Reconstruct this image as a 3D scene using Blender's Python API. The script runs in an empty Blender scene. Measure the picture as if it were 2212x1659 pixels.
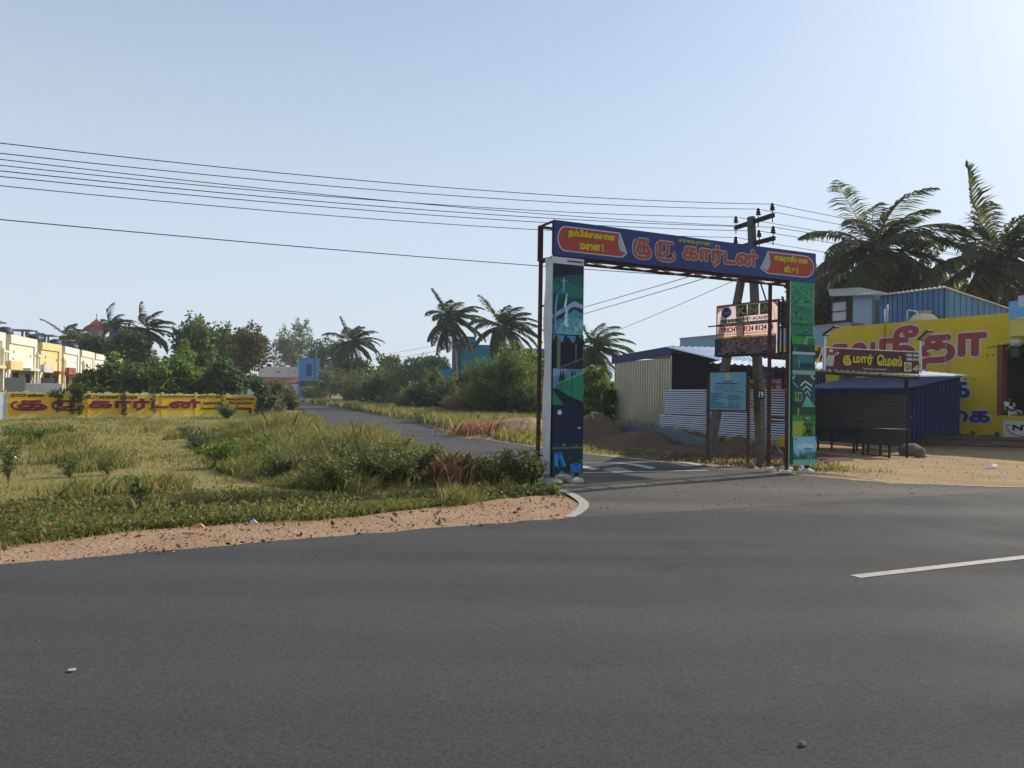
import bpy, math, random
import numpy as np
from mathutils import Vector, Matrix
R=math.radians
random.seed(7); rng=np.random.default_rng(11)
S=bpy.context.scene
# ---------------------------------------------------------------- camera
PITCH,ROLL,CZ=R(0.886),R(0.89),1.6
FOC=1662.0            # focal length in pixels of a 2212 x 1659 frame
CM=Matrix.Translation((0,0,CZ))@Matrix.Rotation(R(90)+PITCH,4,'X')@Matrix.Rotation(ROLL,4,'Z')
cam=bpy.data.cameras.new('camera'); cam.sensor_width=36; cam.lens=36*FOC/2212
cam.clip_start=.05; cam.clip_end=6000
co=bpy.data.objects.new('camera',cam); S.collection.objects.link(co); co.matrix_world=CM; S.camera=co
# ---------------------------------------------------------------- light
SUN_AZ,SUN_EL=R(53.5),R(33)
w=bpy.data.worlds.new('World'); S.world=w; w.use_nodes=True
nt=w.node_tree; bg=nt.nodes['Background']; sky=nt.nodes.new('ShaderNodeTexSky')
sky.sky_type='NISHITA'; sky.sun_disc=False; sky.sun_elevation=SUN_EL; sky.sun_rotation=SUN_AZ
sky.air_density=1.0; sky.dust_density=1.0; sky.ozone_density=2.5; sky.altitude=0
# pale humid haze thickening toward the horizon
tcw=nt.nodes.new('ShaderNodeTexCoord'); sx=nt.nodes.new('ShaderNodeSeparateXYZ'); nt.links.new(tcw.outputs['Generated'],sx.inputs[0])
mr=nt.nodes.new('ShaderNodeMapRange'); mr.interpolation_type='SMOOTHSTEP'; mr.inputs[1].default_value=-.02; mr.inputs[2].default_value=.62; mr.inputs[3].default_value=.95; mr.inputs[4].default_value=.34
nt.links.new(sx.outputs[2],mr.inputs[0])
mxw=nt.nodes.new('ShaderNodeMix'); mxw.data_type='RGBA'; nt.links.new(mr.outputs[0],mxw.inputs[0]); nt.links.new(sky.outputs[0],mxw.inputs[6]); mxw.inputs[7].default_value=(4.7,5.35,6.05,1)
nt.links.new(mxw.outputs[2],bg.inputs[0]); bg.inputs[1].default_value=.105
sl=bpy.data.lights.new('sun','SUN'); sl.energy=3.6; sl.angle=R(.5); sl.color=(1,.90,.76)
so=bpy.data.objects.new('sun',sl); S.collection.objects.link(so); so.location=(30,20,30)
sd=Vector((math.sin(SUN_AZ)*math.cos(SUN_EL),math.cos(SUN_AZ)*math.cos(SUN_EL),math.sin(SUN_EL)))
so.rotation_euler=sd.to_track_quat('Z','Y').to_euler()
S.view_settings.view_transform='Standard'; S.view_settings.look='None'
S.view_settings.exposure=0.47; S.view_settings.gamma=1
S.cycles.use_denoising=True; S.cycles.max_bounces=6; S.cycles.transparent_max_bounces=6
# ---------------------------------------------------------------- survey helpers (photo pixel -> place)
def ray(px,py):
    return (CM.to_3x3()@Vector(((px-1106)/FOC,-(py-829.5)/FOC,-1))).normalized()
def at(px,py,d):
    r=ray(px,py); return Vector((0,0,CZ))+r*(d/r.y)
def gp(px,py,z=0.0):
    r=ray(px,py); t=(z-CZ)/r.z; return Vector((0,0,CZ))+r*t
def hz(px): return 838+.0155*px
def X(px,d): return at(px,hz(px),d).x
def Z(px,py,d): return at(px,py,d).z
def onplane(px,py,O,n):
    r=ray(px,py); c=Vector((0,0,CZ)); return c+r*((Vector(O)-c).dot(n)/r.dot(n))
# ---------------------------------------------------------------- object helpers
def link(o,parent=None):
    S.collection.objects.link(o)
    if parent is not None: o.parent=parent
    return o
def tag(o,label=None,cat=None,group=None,kind=None):
    if label: o['label']=label
    if cat: o['category']=cat
    if group: o['group']=group
    if kind: o['kind']=kind
    return o
def thing(name,label,cat,loc=(0,0,0),rz=0,group=None):
    o=link(bpy.data.objects.new(name,None)); o.location=loc; o.rotation_euler=(0,0,rz); o.empty_display_size=.2
    return tag(o,label,cat,group)
def LM(t): return Matrix.Translation(t.location)@t.rotation_euler.to_matrix().to_4x4()
def loc(t,p): return LM(t).inverted()@Vector(p)
class MB:
    def __init__(s): s.v=[];s.f=[];s.m=[]
    def add(s,vs,fs,mi=0):
        b=len(s.v); s.v+=[tuple(v) for v in vs]; s.f+=[tuple(b+i for i in f) for f in fs]; s.m+=[mi]*len(fs); return s
    def box(s,x0,x1,y0,y1,z0,z1,mi=0):
        return s.add([(x0,y0,z0),(x1,y0,z0),(x1,y1,z0),(x0,y1,z0),(x0,y0,z1),(x1,y0,z1),(x1,y1,z1),(x0,y1,z1)],
          [(3,2,1,0),(4,5,6,7),(0,1,5,4),(1,2,6,5),(2,3,7,6),(3,0,4,7)],mi)
    def hexa(s,p,mi=0):   # 4 bottom + 4 top
        return s.add(p,[(3,2,1,0),(4,5,6,7),(0,1,5,4),(1,2,6,5),(2,3,7,6),(3,0,4,7)],mi)
    def poly(s,pts,mi=0): return s.add(pts,[tuple(range(len(pts)))],mi)
    def bar(s,p,q,w=.05,h=None,up=(0,0,1),mi=0,w2=None,h2=None):
        p,q=Vector(p),Vector(q); h=w if h is None else h; w2=w if w2 is None else w2; h2=h if h2 is None else h2
        d=(q-p).normalized(); up=Vector(up)
        if abs(d.dot(up))>.98: up=Vector((0,1,0))
        a=d.cross(up).normalized(); b=a.cross(d)
        P=[p+a*i*w/2+b*j*h/2 for i,j in((-1,-1),(1,-1),(1,1),(-1,1))]+[q+a*i*w2/2+b*j*h2/2 for i,j in((-1,-1),(1,-1),(1,1),(-1,1))]
        return s.hexa(P,mi)
    def tube(s,pts,rad,n=8,mi=0,caps=True):
        pts=[Vector(p) for p in pts]; k=len(pts)
        if not hasattr(rad,'__len__'): rad=[rad]*k
        vs=[]; fs=[]; a=None
        for i,p in enumerate(pts):
            d=(pts[min(i+1,k-1)]-pts[max(i-1,0)])
            d=d.normalized() if d.length>1e-9 else Vector((0,0,1))
            if a is None:
                a=d.cross(Vector((0,0,1)) if abs(d.z)<.9 else Vector((1,0,0))).normalized()
            else:
                a=(a-d*a.dot(d)).normalized()
            b=d.cross(a)
            for j in range(n):
                t=2*math.pi*j/n; vs.append(p+(a*math.cos(t)+b*math.sin(t))*rad[i])
        for i in range(k-1):
            for j in range(n):
                fs.append((i*n+j,i*n+(j+1)%n,(i+1)*n+(j+1)%n,(i+1)*n+j))
        if caps: fs+=[tuple(range(n-1,-1,-1)),tuple((k-1)*n+j for j in range(n))]
        return s.add(vs,fs,mi)
    def lathe(s,c,prof,n=16,mi=0):   # prof: (r,z)
        c=Vector(c); vs=[]; k=len(prof)
        for r,z in prof:
            for j in range(n):
                t=2*math.pi*j/n; vs.append(c+Vector((r*math.cos(t),r*math.sin(t),z)))
        fs=[(i*n+j,i*n+(j+1)%n,(i+1)*n+(j+1)%n,(i+1)*n+j) for i in range(k-1) for j in range(n)]
        fs+=[tuple(range(n-1,-1,-1)),tuple((k-1)*n+j for j in range(n))]
        return s.add(vs,fs,mi)
    def extr(s,pts,d,mi=0):          # polygon extruded by vector d
        n=len(pts); d=Vector(d); P=[Vector(p) for p in pts]
        s.add(P+[p+d for p in P],[tuple(range(n-1,-1,-1)),tuple(range(n,2*n))]+[(i,(i+1)%n,n+(i+1)%n,n+i) for i in range(n)],mi); return s
    def build(s,name,mats,parent=None,smooth=False,bevel=0):
        me=bpy.data.meshes.new(name); me.from_pydata(s.v,[],s.f)
        if not isinstance(mats,(list,tuple)): mats=[mats]
        for m in mats: me.materials.append(m)
        if len(mats)>1: me.polygons.foreach_set('material_index',s.m)
        if smooth: me.polygons.foreach_set('use_smooth',[True]*len(s.f))
        me.update(); o=link(bpy.data.objects.new(name,me),parent)
        if bevel:
            b=o.modifiers.new('edge','BEVEL'); b.width=bevel; b.segments=2; b.limit_method='ANGLE'; b.angle_limit=R(40)
        return o
def npmesh(name,V,F,mats,parent=None,mi=None):
    """V (n,3) and F (m,k) numpy arrays to an object."""
    me=bpy.data.meshes.new(name); k=F.shape[1]
    me.vertices.add(len(V)); me.vertices.foreach_set('co',np.ascontiguousarray(V,dtype=np.float32).ravel())
    me.loops.add(F.size); me.loops.foreach_set('vertex_index',np.ascontiguousarray(F,dtype=np.int32).ravel())
    me.polygons.add(len(F)); me.polygons.foreach_set('loop_start',np.arange(0,F.size,k,dtype=np.int32))
    try: me.polygons.foreach_set('loop_total',np.full(len(F),k,dtype=np.int32))
    except Exception: pass
    for m in (mats if isinstance(mats,(list,tuple)) else [mats]): me.materials.append(m)
    if mi is not None: me.polygons.foreach_set('material_index',np.ascontiguousarray(mi,dtype=np.int32))
    me.update(calc_edges=True); me.validate()
    return link(bpy.data.objects.new(name,me),parent)
# ---------------------------------------------------------------- materials
def ramp(nt,stops):
    r=nt.nodes.new('ShaderNodeValToRGB'); e=r.color_ramp.elements
    while len(e)<len(stops): e.new(.5)
    for el,(p,c) in zip(e,stops): el.position=p; el.color=(*c,1)
    return r
def M(name,stops,scale=4,detail=6,rough=.75,metal=0,bump=0,bscale=40,spec=.3,fine=0,fscale=60,stretch=None,bdist=.02):
    m=bpy.data.materials.new(name); m.use_nodes=True; nt=m.node_tree; p=nt.nodes['Principled BSDF']
    p.inputs['Roughness'].default_value=rough; p.inputs['Metallic'].default_value=metal; p.inputs['Specular IOR Level'].default_value=spec
    if not isinstance(stops,list):
        c=stops; stops=[(.3,tuple(x*.86 for x in c)),(.7,tuple(min(1,x*1.1) for x in c))]
    tc=nt.nodes.new('ShaderNodeTexCoord'); mp=nt.nodes.new('ShaderNodeMapping')
    if stretch: mp.inputs['Scale'].default_value=stretch
    nt.links.new(tc.outputs['Object'],mp.inputs[0])
    n=nt.nodes.new('ShaderNodeTexNoise'); n.inputs['Scale'].default_value=scale; n.inputs['Detail'].default_value=detail; n.inputs['Roughness'].default_value=.65
    nt.links.new(mp.outputs[0],n.inputs[0]); fac=n.outputs[0]
    if fine:
        n2=nt.nodes.new('ShaderNodeTexNoise'); n2.inputs['Scale'].default_value=fscale; n2.inputs['Detail'].default_value=4
        nt.links.new(mp.outputs[0],n2.inputs[0]); mx=nt.nodes.new('ShaderNodeMix'); mx.inputs[0].default_value=fine
        nt.links.new(fac,mx.inputs[2]); nt.links.new(n2.outputs[0],mx.inputs[3]); fac=mx.outputs[0]
    r=ramp(nt,stops); nt.links.new(fac,r.inputs[0]); nt.links.new(r.outputs[0],p.inputs['Base Color'])
    if bump:
        b=nt.nodes.new('ShaderNodeBump'); b.inputs['Strength'].default_value=bump; b.inputs['Distance'].default_value=bdist
        n3=nt.nodes.new('ShaderNodeTexNoise'); n3.inputs['Scale'].default_value=bscale; n3.inputs['Detail'].default_value=5
        nt.links.new(mp.outputs[0],n3.inputs[0]); nt.links.new(n3.outputs[0],b.inputs['Height']); nt.links.new(b.outputs[0],p.inputs['Normal'])
    return m
def Mleaf(name,stops,trans=.35,rough=.55):
    m=bpy.data.materials.new(name); m.use_nodes=True; nt=m.node_tree; p=nt.nodes['Principled BSDF']; out=nt.nodes['Material Output']
    p.inputs['Roughness'].default_value=rough; p.inputs['Specular IOR Level'].default_value=.25
    g=nt.nodes.new('ShaderNodeNewGeometry'); r=ramp(nt,stops); nt.links.new(g.outputs['Random Per Island'],r.inputs[0])
    nt.links.new(r.outputs[0],p.inputs['Base Color'])
    t=nt.nodes.new('ShaderNodeBsdfTranslucent'); nt.links.new(r.outputs[0],t.inputs[0])
    mx=nt.nodes.new('ShaderNodeMixShader'); mx.inputs[0].default_value=trans
    nt.links.new(p.outputs[0],mx.inputs[1]); nt.links.new(t.outputs[0],mx.inputs[2]); nt.links.new(mx.outputs[0],out.inputs[0])
    return m
def flat(name,c,rough=.6,metal=0,spec=.3): return M(name,[(.25,tuple(x*.93 for x in c)),(.75,tuple(min(1,x*1.05) for x in c))],scale=6,rough=rough,metal=metal,spec=spec)
def Masphalt(name,c0,c1,c2):
    """aggregate speckle, broad wear patches, sealed tyre bands"""
    m=bpy.data.materials.new(name); m.use_nodes=True; nt=m.node_tree; L=nt.links; p=nt.nodes['Principled BSDF']
    tc=nt.nodes.new('ShaderNodeTexCoord')
    def noise(sc,det=4,stretch=None,rz=0):
        mp=nt.nodes.new('ShaderNodeMapping'); mp.inputs['Rotation'].default_value=(0,0,rz)
        if stretch: mp.inputs['Scale'].default_value=stretch
        L.new(tc.outputs['Object'],mp.inputs[0])
        n=nt.nodes.new('ShaderNodeTexNoise'); n.inputs['Scale'].default_value=sc; n.inputs['Detail'].default_value=det; n.inputs['Roughness'].default_value=.6
        L.new(mp.outputs[0],n.inputs[0]); return n.outputs[0]
    big=ramp(nt,[(.35,c0),(.6,c1),(.8,c2)]); L.new(noise(.35,6,(.35,1.4,1),-R(27)),big.inputs[0])
    sp=ramp(nt,[(.34,(.38,.38,.38)),(.5,(.95,.95,.95)),(.62,(1.1,1.1,1.08)),(.72,(2.0,1.95,1.85))]); L.new(noise(55,4),sp.inputs[0])
    mul=nt.nodes.new('ShaderNodeMix'); mul.data_type='RGBA'; mul.blend_type='MULTIPLY'; mul.inputs[0].default_value=.55
    L.new(big.outputs[0],mul.inputs[6]); L.new(sp.outputs[0],mul.inputs[7])
    st=ramp(nt,[(.28,(.62,.62,.62)),(.4,(1,1,1))]); L.new(noise(.9,5),st.inputs[0])
    m2=nt.nodes.new('ShaderNodeMix'); m2.data_type='RGBA'; m2.blend_type='MULTIPLY'; m2.inputs[0].default_value=.6
    L.new(mul.outputs[2],m2.inputs[6]); L.new(st.outputs[0],m2.inputs[7]); L.new(m2.outputs[2],p.inputs['Base Color'])
    tk=ramp(nt,[(.38,(.80,.80,.80)),(.5,(1,1,1)),(.62,(1.18,1.17,1.15))]); L.new(noise(.62,2,(.03,1,1),-R(27)),tk.inputs[0])
    m3=nt.nodes.new('ShaderNodeMix'); m3.data_type='RGBA'; m3.blend_type='MULTIPLY'; m3.inputs[0].default_value=.8
    L.new(m2.outputs[2],m3.inputs[6]); L.new(tk.outputs[0],m3.inputs[7])
    oil=ramp(nt,[(.24,(.45,.44,.43)),(.33,(1,1,1))]); L.new(noise(.45,7),oil.inputs[0])
    m4=nt.nodes.new('ShaderNodeMix'); m4.data_type='RGBA'; m4.blend_type='MULTIPLY'; m4.inputs[0].default_value=.75
    L.new(m3.outputs[2],m4.inputs[6]); L.new(oil.outputs[0],m4.inputs[7]); L.new(m4.outputs[2],p.inputs['Base Color'])
    rr=ramp(nt,[(.3,(.78,)*3),(.7,(.95,)*3)]); L.new(noise(.6,4),rr.inputs[0]); L.new(rr.outputs[0],p.inputs['Roughness'])
    p.inputs['Specular IOR Level'].default_value=.14
    b=nt.nodes.new('ShaderNodeBump'); b.inputs['Strength'].default_value=.55; b.inputs['Distance'].default_value=.006
    L.new(noise(90,3),b.inputs['Height']); L.new(b.outputs[0],p.inputs['Normal'])
    return m
K={}
K['asphalt']=Masphalt('asphalt',(.054,.054,.0545),(.065,.065,.065),(.080,.079,.077))
K['asphalt_old']=Masphalt('old asphalt',(.085,.078,.068),(.105,.096,.083),(.135,.122,.103))
K['asphalt_side']=Masphalt('side asphalt',(.062,.062,.063),(.075,.074,.074),(.09,.088,.085))
K['roadpaint']=M('road paint',[(.34,(.16,.15,.13)),(.46,(.34,.325,.285)),(.7,(.46,.445,.40))],scale=9,detail=8,rough=.7,fine=.4,fscale=45)
K['redsoil']=M('red soil',[(.3,(.22,.14,.085)),(.5,(.335,.218,.138)),(.72,(.43,.30,.20))],scale=1.3,detail=8,bump=.8,bscale=22,fine=.45,fscale=26,rough=.95,spec=.1,bdist=.04)
K['field']=M('field soil',[(.32,(.12,.125,.035)),(.47,(.20,.18,.06)),(.62,(.27,.21,.09)),(.78,(.36,.26,.14))],scale=.28,detail=10,bump=.8,bscale=14,fine=.4,fscale=9,rough=.95,spec=.1,bdist=.05)
K['ground']=M('ground soil',[(.3,(.12,.11,.05)),(.5,(.22,.17,.085)),(.7,(.31,.23,.13))],scale=.2,detail=9,bump=.6,bscale=10,rough=.95,spec=.1)
K['tansoil']=M('tan soil',[(.3,(.21,.14,.07)),(.5,(.33,.235,.125)),(.72,(.43,.32,.18))],scale=.7,detail=9,bump=.9,bscale=12,fine=.45,fscale=14,rough=.95,spec=.1,bdist=.05)
K['darksoil']=M('dark soil',[(.3,(.075,.05,.034)),(.55,(.13,.09,.06)),(.75,(.20,.145,.10))],scale=1.6,detail=9,bump=1,bscale=9,fine=.4,fscale=16,rough=.95,spec=.1,bdist=.06)
K['rust']=M('rusty steel',[(.3,(.045,.018,.012)),(.55,(.10,.035,.022)),(.75,(.17,.075,.04))],scale=9,detail=8,rough=.75,metal=.2,bump=.3,bscale=60)
K['darksteel']=M('dark steel',[(.3,(.012,.010,.010)),(.7,(.035,.028,.026))],scale=10,rough=.7,metal=.2,bump=.2)
K['white']=M('white flex',[(.22,(.38,.35,.31)),(.38,(.54,.54,.54)),(.7,(.68,.69,.70))],scale=2.2,detail=9,rough=.55,bump=.25,bscale=5,bdist=.05)
K['whitemetal']=M('white painted metal',[(.3,(.55,.55,.55)),(.7,(.75,.75,.74))],scale=7,rough=.45)
K['concrete']=M('concrete',[(.3,(.085,.076,.064)),(.6,(.14,.126,.108)),(.8,(.20,.185,.16))],scale=5,detail=9,rough=.9,bump=.4,bscale=45)
K['palecon']=M('pale concrete',[(.3,(.32,.29,.24)),(.7,(.55,.52,.46))],scale=6,detail=8,rough=.9,bump=.5,bscale=30)
K['rock']=M('rock',[(.3,(.10,.075,.055)),(.6,(.21,.165,.125)),(.8,(.30,.25,.2))],scale=4,detail=9,rough=.9,bump=.8,bscale=12)
K['black']=M('black interior',(.008,.007,.009),rough=.8)
K['wire']=flat('wire',(.03,.031,.034),.9,0,.05)
K['bark']=M('bark',[(.3,(.07,.05,.035)),(.7,(.17,.125,.09))],scale=8,rough=.9,bump=.7,bscale=25,stretch=(1,1,.3))
K['palmbark']=M('palm bark',[(.3,(.10,.085,.07)),(.7,(.24,.20,.165))],scale=5,rough=.9,bump=.7,bscale=18,stretch=(.5,.5,3))
K['leaf']=Mleaf('green leaves',[(0,(.06,.10,.022)),(.5,(.11,.165,.040)),(1,(.185,.235,.065))],.62)
K['leafdark']=Mleaf('dark leaves',[(0,(.035,.06,.02)),(.6,(.068,.108,.032)),(1,(.115,.155,.05))],.45)
K['leafbright']=Mleaf('bright leaves',[(0,(.075,.135,.022)),(.5,(.135,.21,.038)),(1,(.21,.28,.065))],.65)
K['leafbrown']=Mleaf('dry brown leaves',[(0,(.10,.070,.028)),(.5,(.17,.130,.052)),(1,(.20,.17,.06))],.4)
K['leafpale']=Mleaf('pale leaves',[(0,(.08,.11,.03)),(.5,(.15,.175,.06)),(1,(.25,.26,.105))],.5)
K['leafblue']=Mleaf('grey green leaves',[(0,(.055,.10,.04)),(.5,(.10,.155,.065)),(1,(.18,.23,.12))],.45)
K['twig']=M('dry twigs',[(.3,(.14,.09,.05)),(.7,(.26,.18,.11))],scale=6,rough=.9)
K['palmleaf']=Mleaf('palm leaflets',[(0,(.060,.092,.030)),(.6,(.10,.145,.048)),(.9,(.16,.18,.06)),(1,(.28,.22,.08))],.5,.5)
K['palmleafd']=Mleaf('dark palm leaflets',[(0,(.060,.085,.030)),(.6,(.105,.135,.048)),(.88,(.17,.17,.06)),(1,(.30,.22,.08))],.6,.5)
K['groundcover']=Mleaf('ground cover leaves',[(0,(.10,.12,.03)),(.5,(.19,.20,.06)),(.85,(.28,.26,.09)),(1,(.36,.29,.12))],.55,.8)
K['grassdry']=Mleaf('dry grass blades',[(0,(.17,.175,.05)),(.45,(.30,.275,.09)),(.8,(.41,.345,.135)),(1,(.50,.40,.20))],.6,.7)
K['grassgreen']=Mleaf('green grass blades',[(0,(.11,.15,.035)),(.5,(.20,.23,.06)),(.85,(.30,.28,.09)),(1,(.40,.33,.14))],.6,.7)
K['grassred']=Mleaf('reddish dry grass',[(0,(.33,.16,.08)),(.6,(.46,.26,.14)),(1,(.5,.36,.2))],.5,.7)
# ---------------------------------------------------------------- writing
_tc={}
def glyphs(body):
    if body in _tc: return _tc[body]
    cu=bpy.data.curves.new('t','FONT'); cu.body=body; cu.size=1; cu.resolution_u=3
    ob=bpy.data.objects.new('t',cu); S.collection.objects.link(ob); dg=bpy.context.evaluated_depsgraph_get(); dg.update()
    ev=ob.evaluated_get(dg); me=ev.to_mesh()
    V=np.array([(v.co.x,v.co.y) for v in me.vertices]); F=[tuple(p.vertices) for p in me.polygons]
    ev.to_mesh_clear(); bpy.data.objects.remove(ob); bpy.data.curves.remove(cu)
    lo,hi=V.min(0),V.max(0); _tc[body]=(V,F,lo,hi); return _tc[body]
def write(mb,body,O,ex,ez,nn,x0,x1,z0,z1,bold=0,lift=.003,mi=0,step=.0004,n=8):
    """letters fitted into the box x0..x1, z0..z1 of the plane O,ex,ez, standing proud along nn; bold = extra half stroke in metres"""
    V,F,lo,hi=glyphs(body); O,ex,ez,nn=Vector(O),Vector(ex),Vector(ez),Vector(nn)
    s=((x1-x0)-2*bold)/(hi[0]-lo[0]); t=((z1-z0)-2*bold)/(hi[1]-lo[1])
    offs=[(0,0)] if bold==0 else [(0,0)]+[(bold*math.cos(2*math.pi*k/n),bold*math.sin(2*math.pi*k/n)) for k in range(n)]
    for k,(dx,dz) in enumerate(offs):
        P=[O+ex*(x0+bold+(v[0]-lo[0])*s+dx)+ez*(z0+bold+(v[1]-lo[1])*t+dz)+nn*(lift+step*k) for v in V]
        mb.add(P,F,mi)
    return mb
def write_u(mb,body,O,ex,ez,nn,x0,x1,z0,z1,bold=0,lift=.003,mi=0,step=.0004):
    """a consonant with the vowel sign sweeping under it from the upper corner round to its far foot"""
    O,ex,ez,nn=Vector(O),Vector(ex),Vector(ez),Vector(nn); w_,h_=x1-x0,z1-z0
    write(mb,body,O,ex,ez,nn,x0+w_*.20,x0+w_*.90,z0+h_*.20,z1,bold,lift,mi,step)
    st=.085*h_*.8+2*bold; ctrl=[(.17,.97),(.07,.80),(.03,.52),(.07,.24),(.22,.06),(.5,.02),(.78,.04),(.95,.18),(.97,.36),(.88,.52)]
    k=st/2; pts=[Vector((x0+k+(w_-2*k)*a,z0+k+(h_-2*k)*b)) for a,b in ctrl]; fin=[]
    for i in range(len(pts)-1):
        p0,p1,p2,p3=[pts[max(0,min(len(pts)-1,j))] for j in (i-1,i,i+1,i+2)]
        for j in range(5): t=j/5; fin.append(.5*((2*p1)+(p2-p0)*t+(2*p0-5*p1+4*p2-p3)*t*t+(-p0+3*p1-3*p2+p3)*t**3))
    fin.append(pts[-1]); L=[];Rr=[]
    for i,p in enumerate(fin):
        d=(fin[min(i+1,len(fin)-1)]-fin[max(i-1,0)]).normalized(); n=Vector((-d.y,d.x))*st/2; L.append(p+n); Rr.append(p-n)
    l=lift+step*10
    for i in range(len(fin)-1): mb.poly([O+ex*q.x+ez*q.y+nn*l for q in (L[i],Rr[i],Rr[i+1],L[i+1])],mi)
    return mb
class Pic:
    """flat coloured shapes on a board, unit coordinates"""
    def __init__(s,O,ex,ez,nn,wd,ht,step=.0006): s.O,s.ex,s.ez,s.nn=map(Vector,(O,ex,ez,nn)); s.w,s.h=wd,ht; s.mb=MB(); s.k=1; s.mats=[]; s.step=step
    def mi(s,m):
        if m not in s.mats: s.mats.append(m)
        return s.mats.index(m)
    def P(s,x,y): return s.O+s.ex*(x*s.w)+s.ez*(y*s.h)+s.nn*(s.k*s.step)
    def poly(s,pts,m,keep=False):
        s.mb.poly([s.P(*p) for p in pts],s.mi(m))
        if not keep: s.k+=1
        return s
    def rect(s,x0,x1,y0,y1,m): return s.poly([(x0,y0),(x1,y0),(x1,y1),(x0,y1)],m)
    def disc(s,x,y,rx,ry,m,n=18): return s.poly([(x+rx*math.cos(2*math.pi*i/n),y+ry*math.sin(2*math.pi*i/n)) for i in range(n)],m)
    def line(s,pts,wd,m):
        for (a,b),(c,d) in zip(pts,pts[1:]):
            dx,dy=(c-a)*s.w,(d-b)*s.h; l=math.hypot(dx,dy) or 1; ox,oy=-dy/l*wd/2/s.w,dx/l*wd/2/s.h
            s.poly([(a-ox,b-oy),(c-ox,d-oy),(c+ox,d+oy),(a+ox,b+oy)],m)
        return s
    def text(s,body,x0,x1,y0,y1,m,bold=0):
        write(s.mb,body,s.O,s.ex,s.ez,s.nn,x0*s.w,x1*s.w,y0*s.h,y1*s.h,bold,lift=s.k*s.step,mi=s.mi(m)); s.k+=2+(6 if bold else 0); return s
    def build(s,name,parent): return s.mb.build(name,s.mats,parent)
_pc={}
def C(r,g,b,rough=.5):
    """paint or print colour from its 0-255 value"""
    k=(r,g,b,rough)
    if k not in _pc:
        f=lambda v:((v/255+.055)/1.055)**2.4 if v>10 else v/255/12.92
        _pc[k]=flat('print_%d_%d_%d'%(r,g,b),(f(r),f(g),f(b)),rough)
    return _pc[k]
# ---------------------------------------------------------------- plants
def leaf_cloud(cent,rad,n,ls,lw=.5,drop=0.0,flatz=.8):
    """n rhombus leaves gathered round the clump centres; returns V,F"""
    cent=np.asarray(cent,float); rad=np.asarray(rad,float)
    idx=rng.choice(len(cent),n,p=rad**2/np.sum(rad**2))
    d=rng.normal(size=(n,3)); d/=np.linalg.norm(d,axis=1)[:,None]
    rr=rad[idx]*rng.uniform(.25,1.05,n)**.6
    P=cent[idx]+d*rr[:,None]*np.array([1,1,flatz])
    ax=rng.normal(size=(n,3))*.8+d*.8; ax[:,2]-=drop; ax/=np.linalg.norm(ax,axis=1)[:,None]
    sd=np.cross(ax,rng.normal(size=(n,3))); sd/=np.linalg.norm(sd,axis=1)[:,None]
    L=(ls*rng.uniform(.6,1.35,n))[:,None]; W=L*lw*.5
    V=np.stack([P,P+ax*L*.5+sd*W,P+ax*L,P+ax*L*.5-sd*W],1).reshape(-1,3)
    return V,np.arange(4*n).reshape(n,4)
def limb(mb,p,q,r0,r1,seg=5,wob=.12,n=6):
    p,q=Vector(p),Vector(q); L=(q-p).length; pts=[]; rad=[]
    for i in range(seg+1):
        f=i/seg; o=Vector((random.gauss(0,1),random.gauss(0,1),random.gauss(0,.5)))*wob*L*math.sin(f*math.pi)*.5
        pts.append(p.lerp(q,f)+o); rad.append(r0+(r1-r0)*f)
    mb.tube(pts,rad,n)
def tree(name,label,x,y,h,rx,rz,n,ls,leafm,group=None,ry=None,nc=26,cat='tree',tr=.16,lw=.55,zc=None,drop=.2,barkm=None,core=.35,cr=(.24,.42),twigs=8,zmin=.15):
    """tapered trunk, limbs reaching the clumps, crown of leaf clumps with gaps"""
    ry=rx if ry is None else ry; zc=h-rz if zc is None else zc
    t=thing(name,label,cat,(x,y,0),random.uniform(0,6.28),group)
    cs=[];rs=[]
    while len(cs)<nc:
        d=np.array([random.gauss(0,1) for _ in range(3)]); d/=np.linalg.norm(d); f=random.uniform(core,1)**.7
        c=d*f*np.array([rx,ry,rz])*.8+np.array([0,0,zc])
        if c[2]<zmin: continue
        cs.append(c); rs.append(random.uniform(*cr)*min(rx,rz)*1.05)
    m=MB(); top=Vector((random.uniform(-.1,.1)*rx,random.uniform(-.1,.1)*rx,max(zc-rz*.35,h*.18)))
    limb(m,(0,0,-.15),top,tr,tr*.6,6,.08,8)
    for c in random.sample(cs,min(twigs,len(cs))): limb(m,top*random.uniform(.6,1),c,tr*.5,tr*.12,4,.15,5)
    m.build('trunk',barkm or K['bark'],t,True)
    if cat=='bush' or nc>=30:
        for k in range(nc):
            i=random.randrange(nc); c=np.array(cs[i]); u=c-np.array([0,0,zc*.6]); u=u/np.linalg.norm(u)+np.array([random.gauss(0,.3),random.gauss(0,.3),random.uniform(.1,.6)]); u/=np.linalg.norm(u)
            for q in (.9,1.25,1.55): cs.append(c+u*rs[i]*q); rs.append(rs[i]*(.34-.12*q+.05))
    V,F=leaf_cloud(cs,rs,n,ls,lw,drop); npmesh('crown',V,F,leafm,t)
    return t
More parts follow.
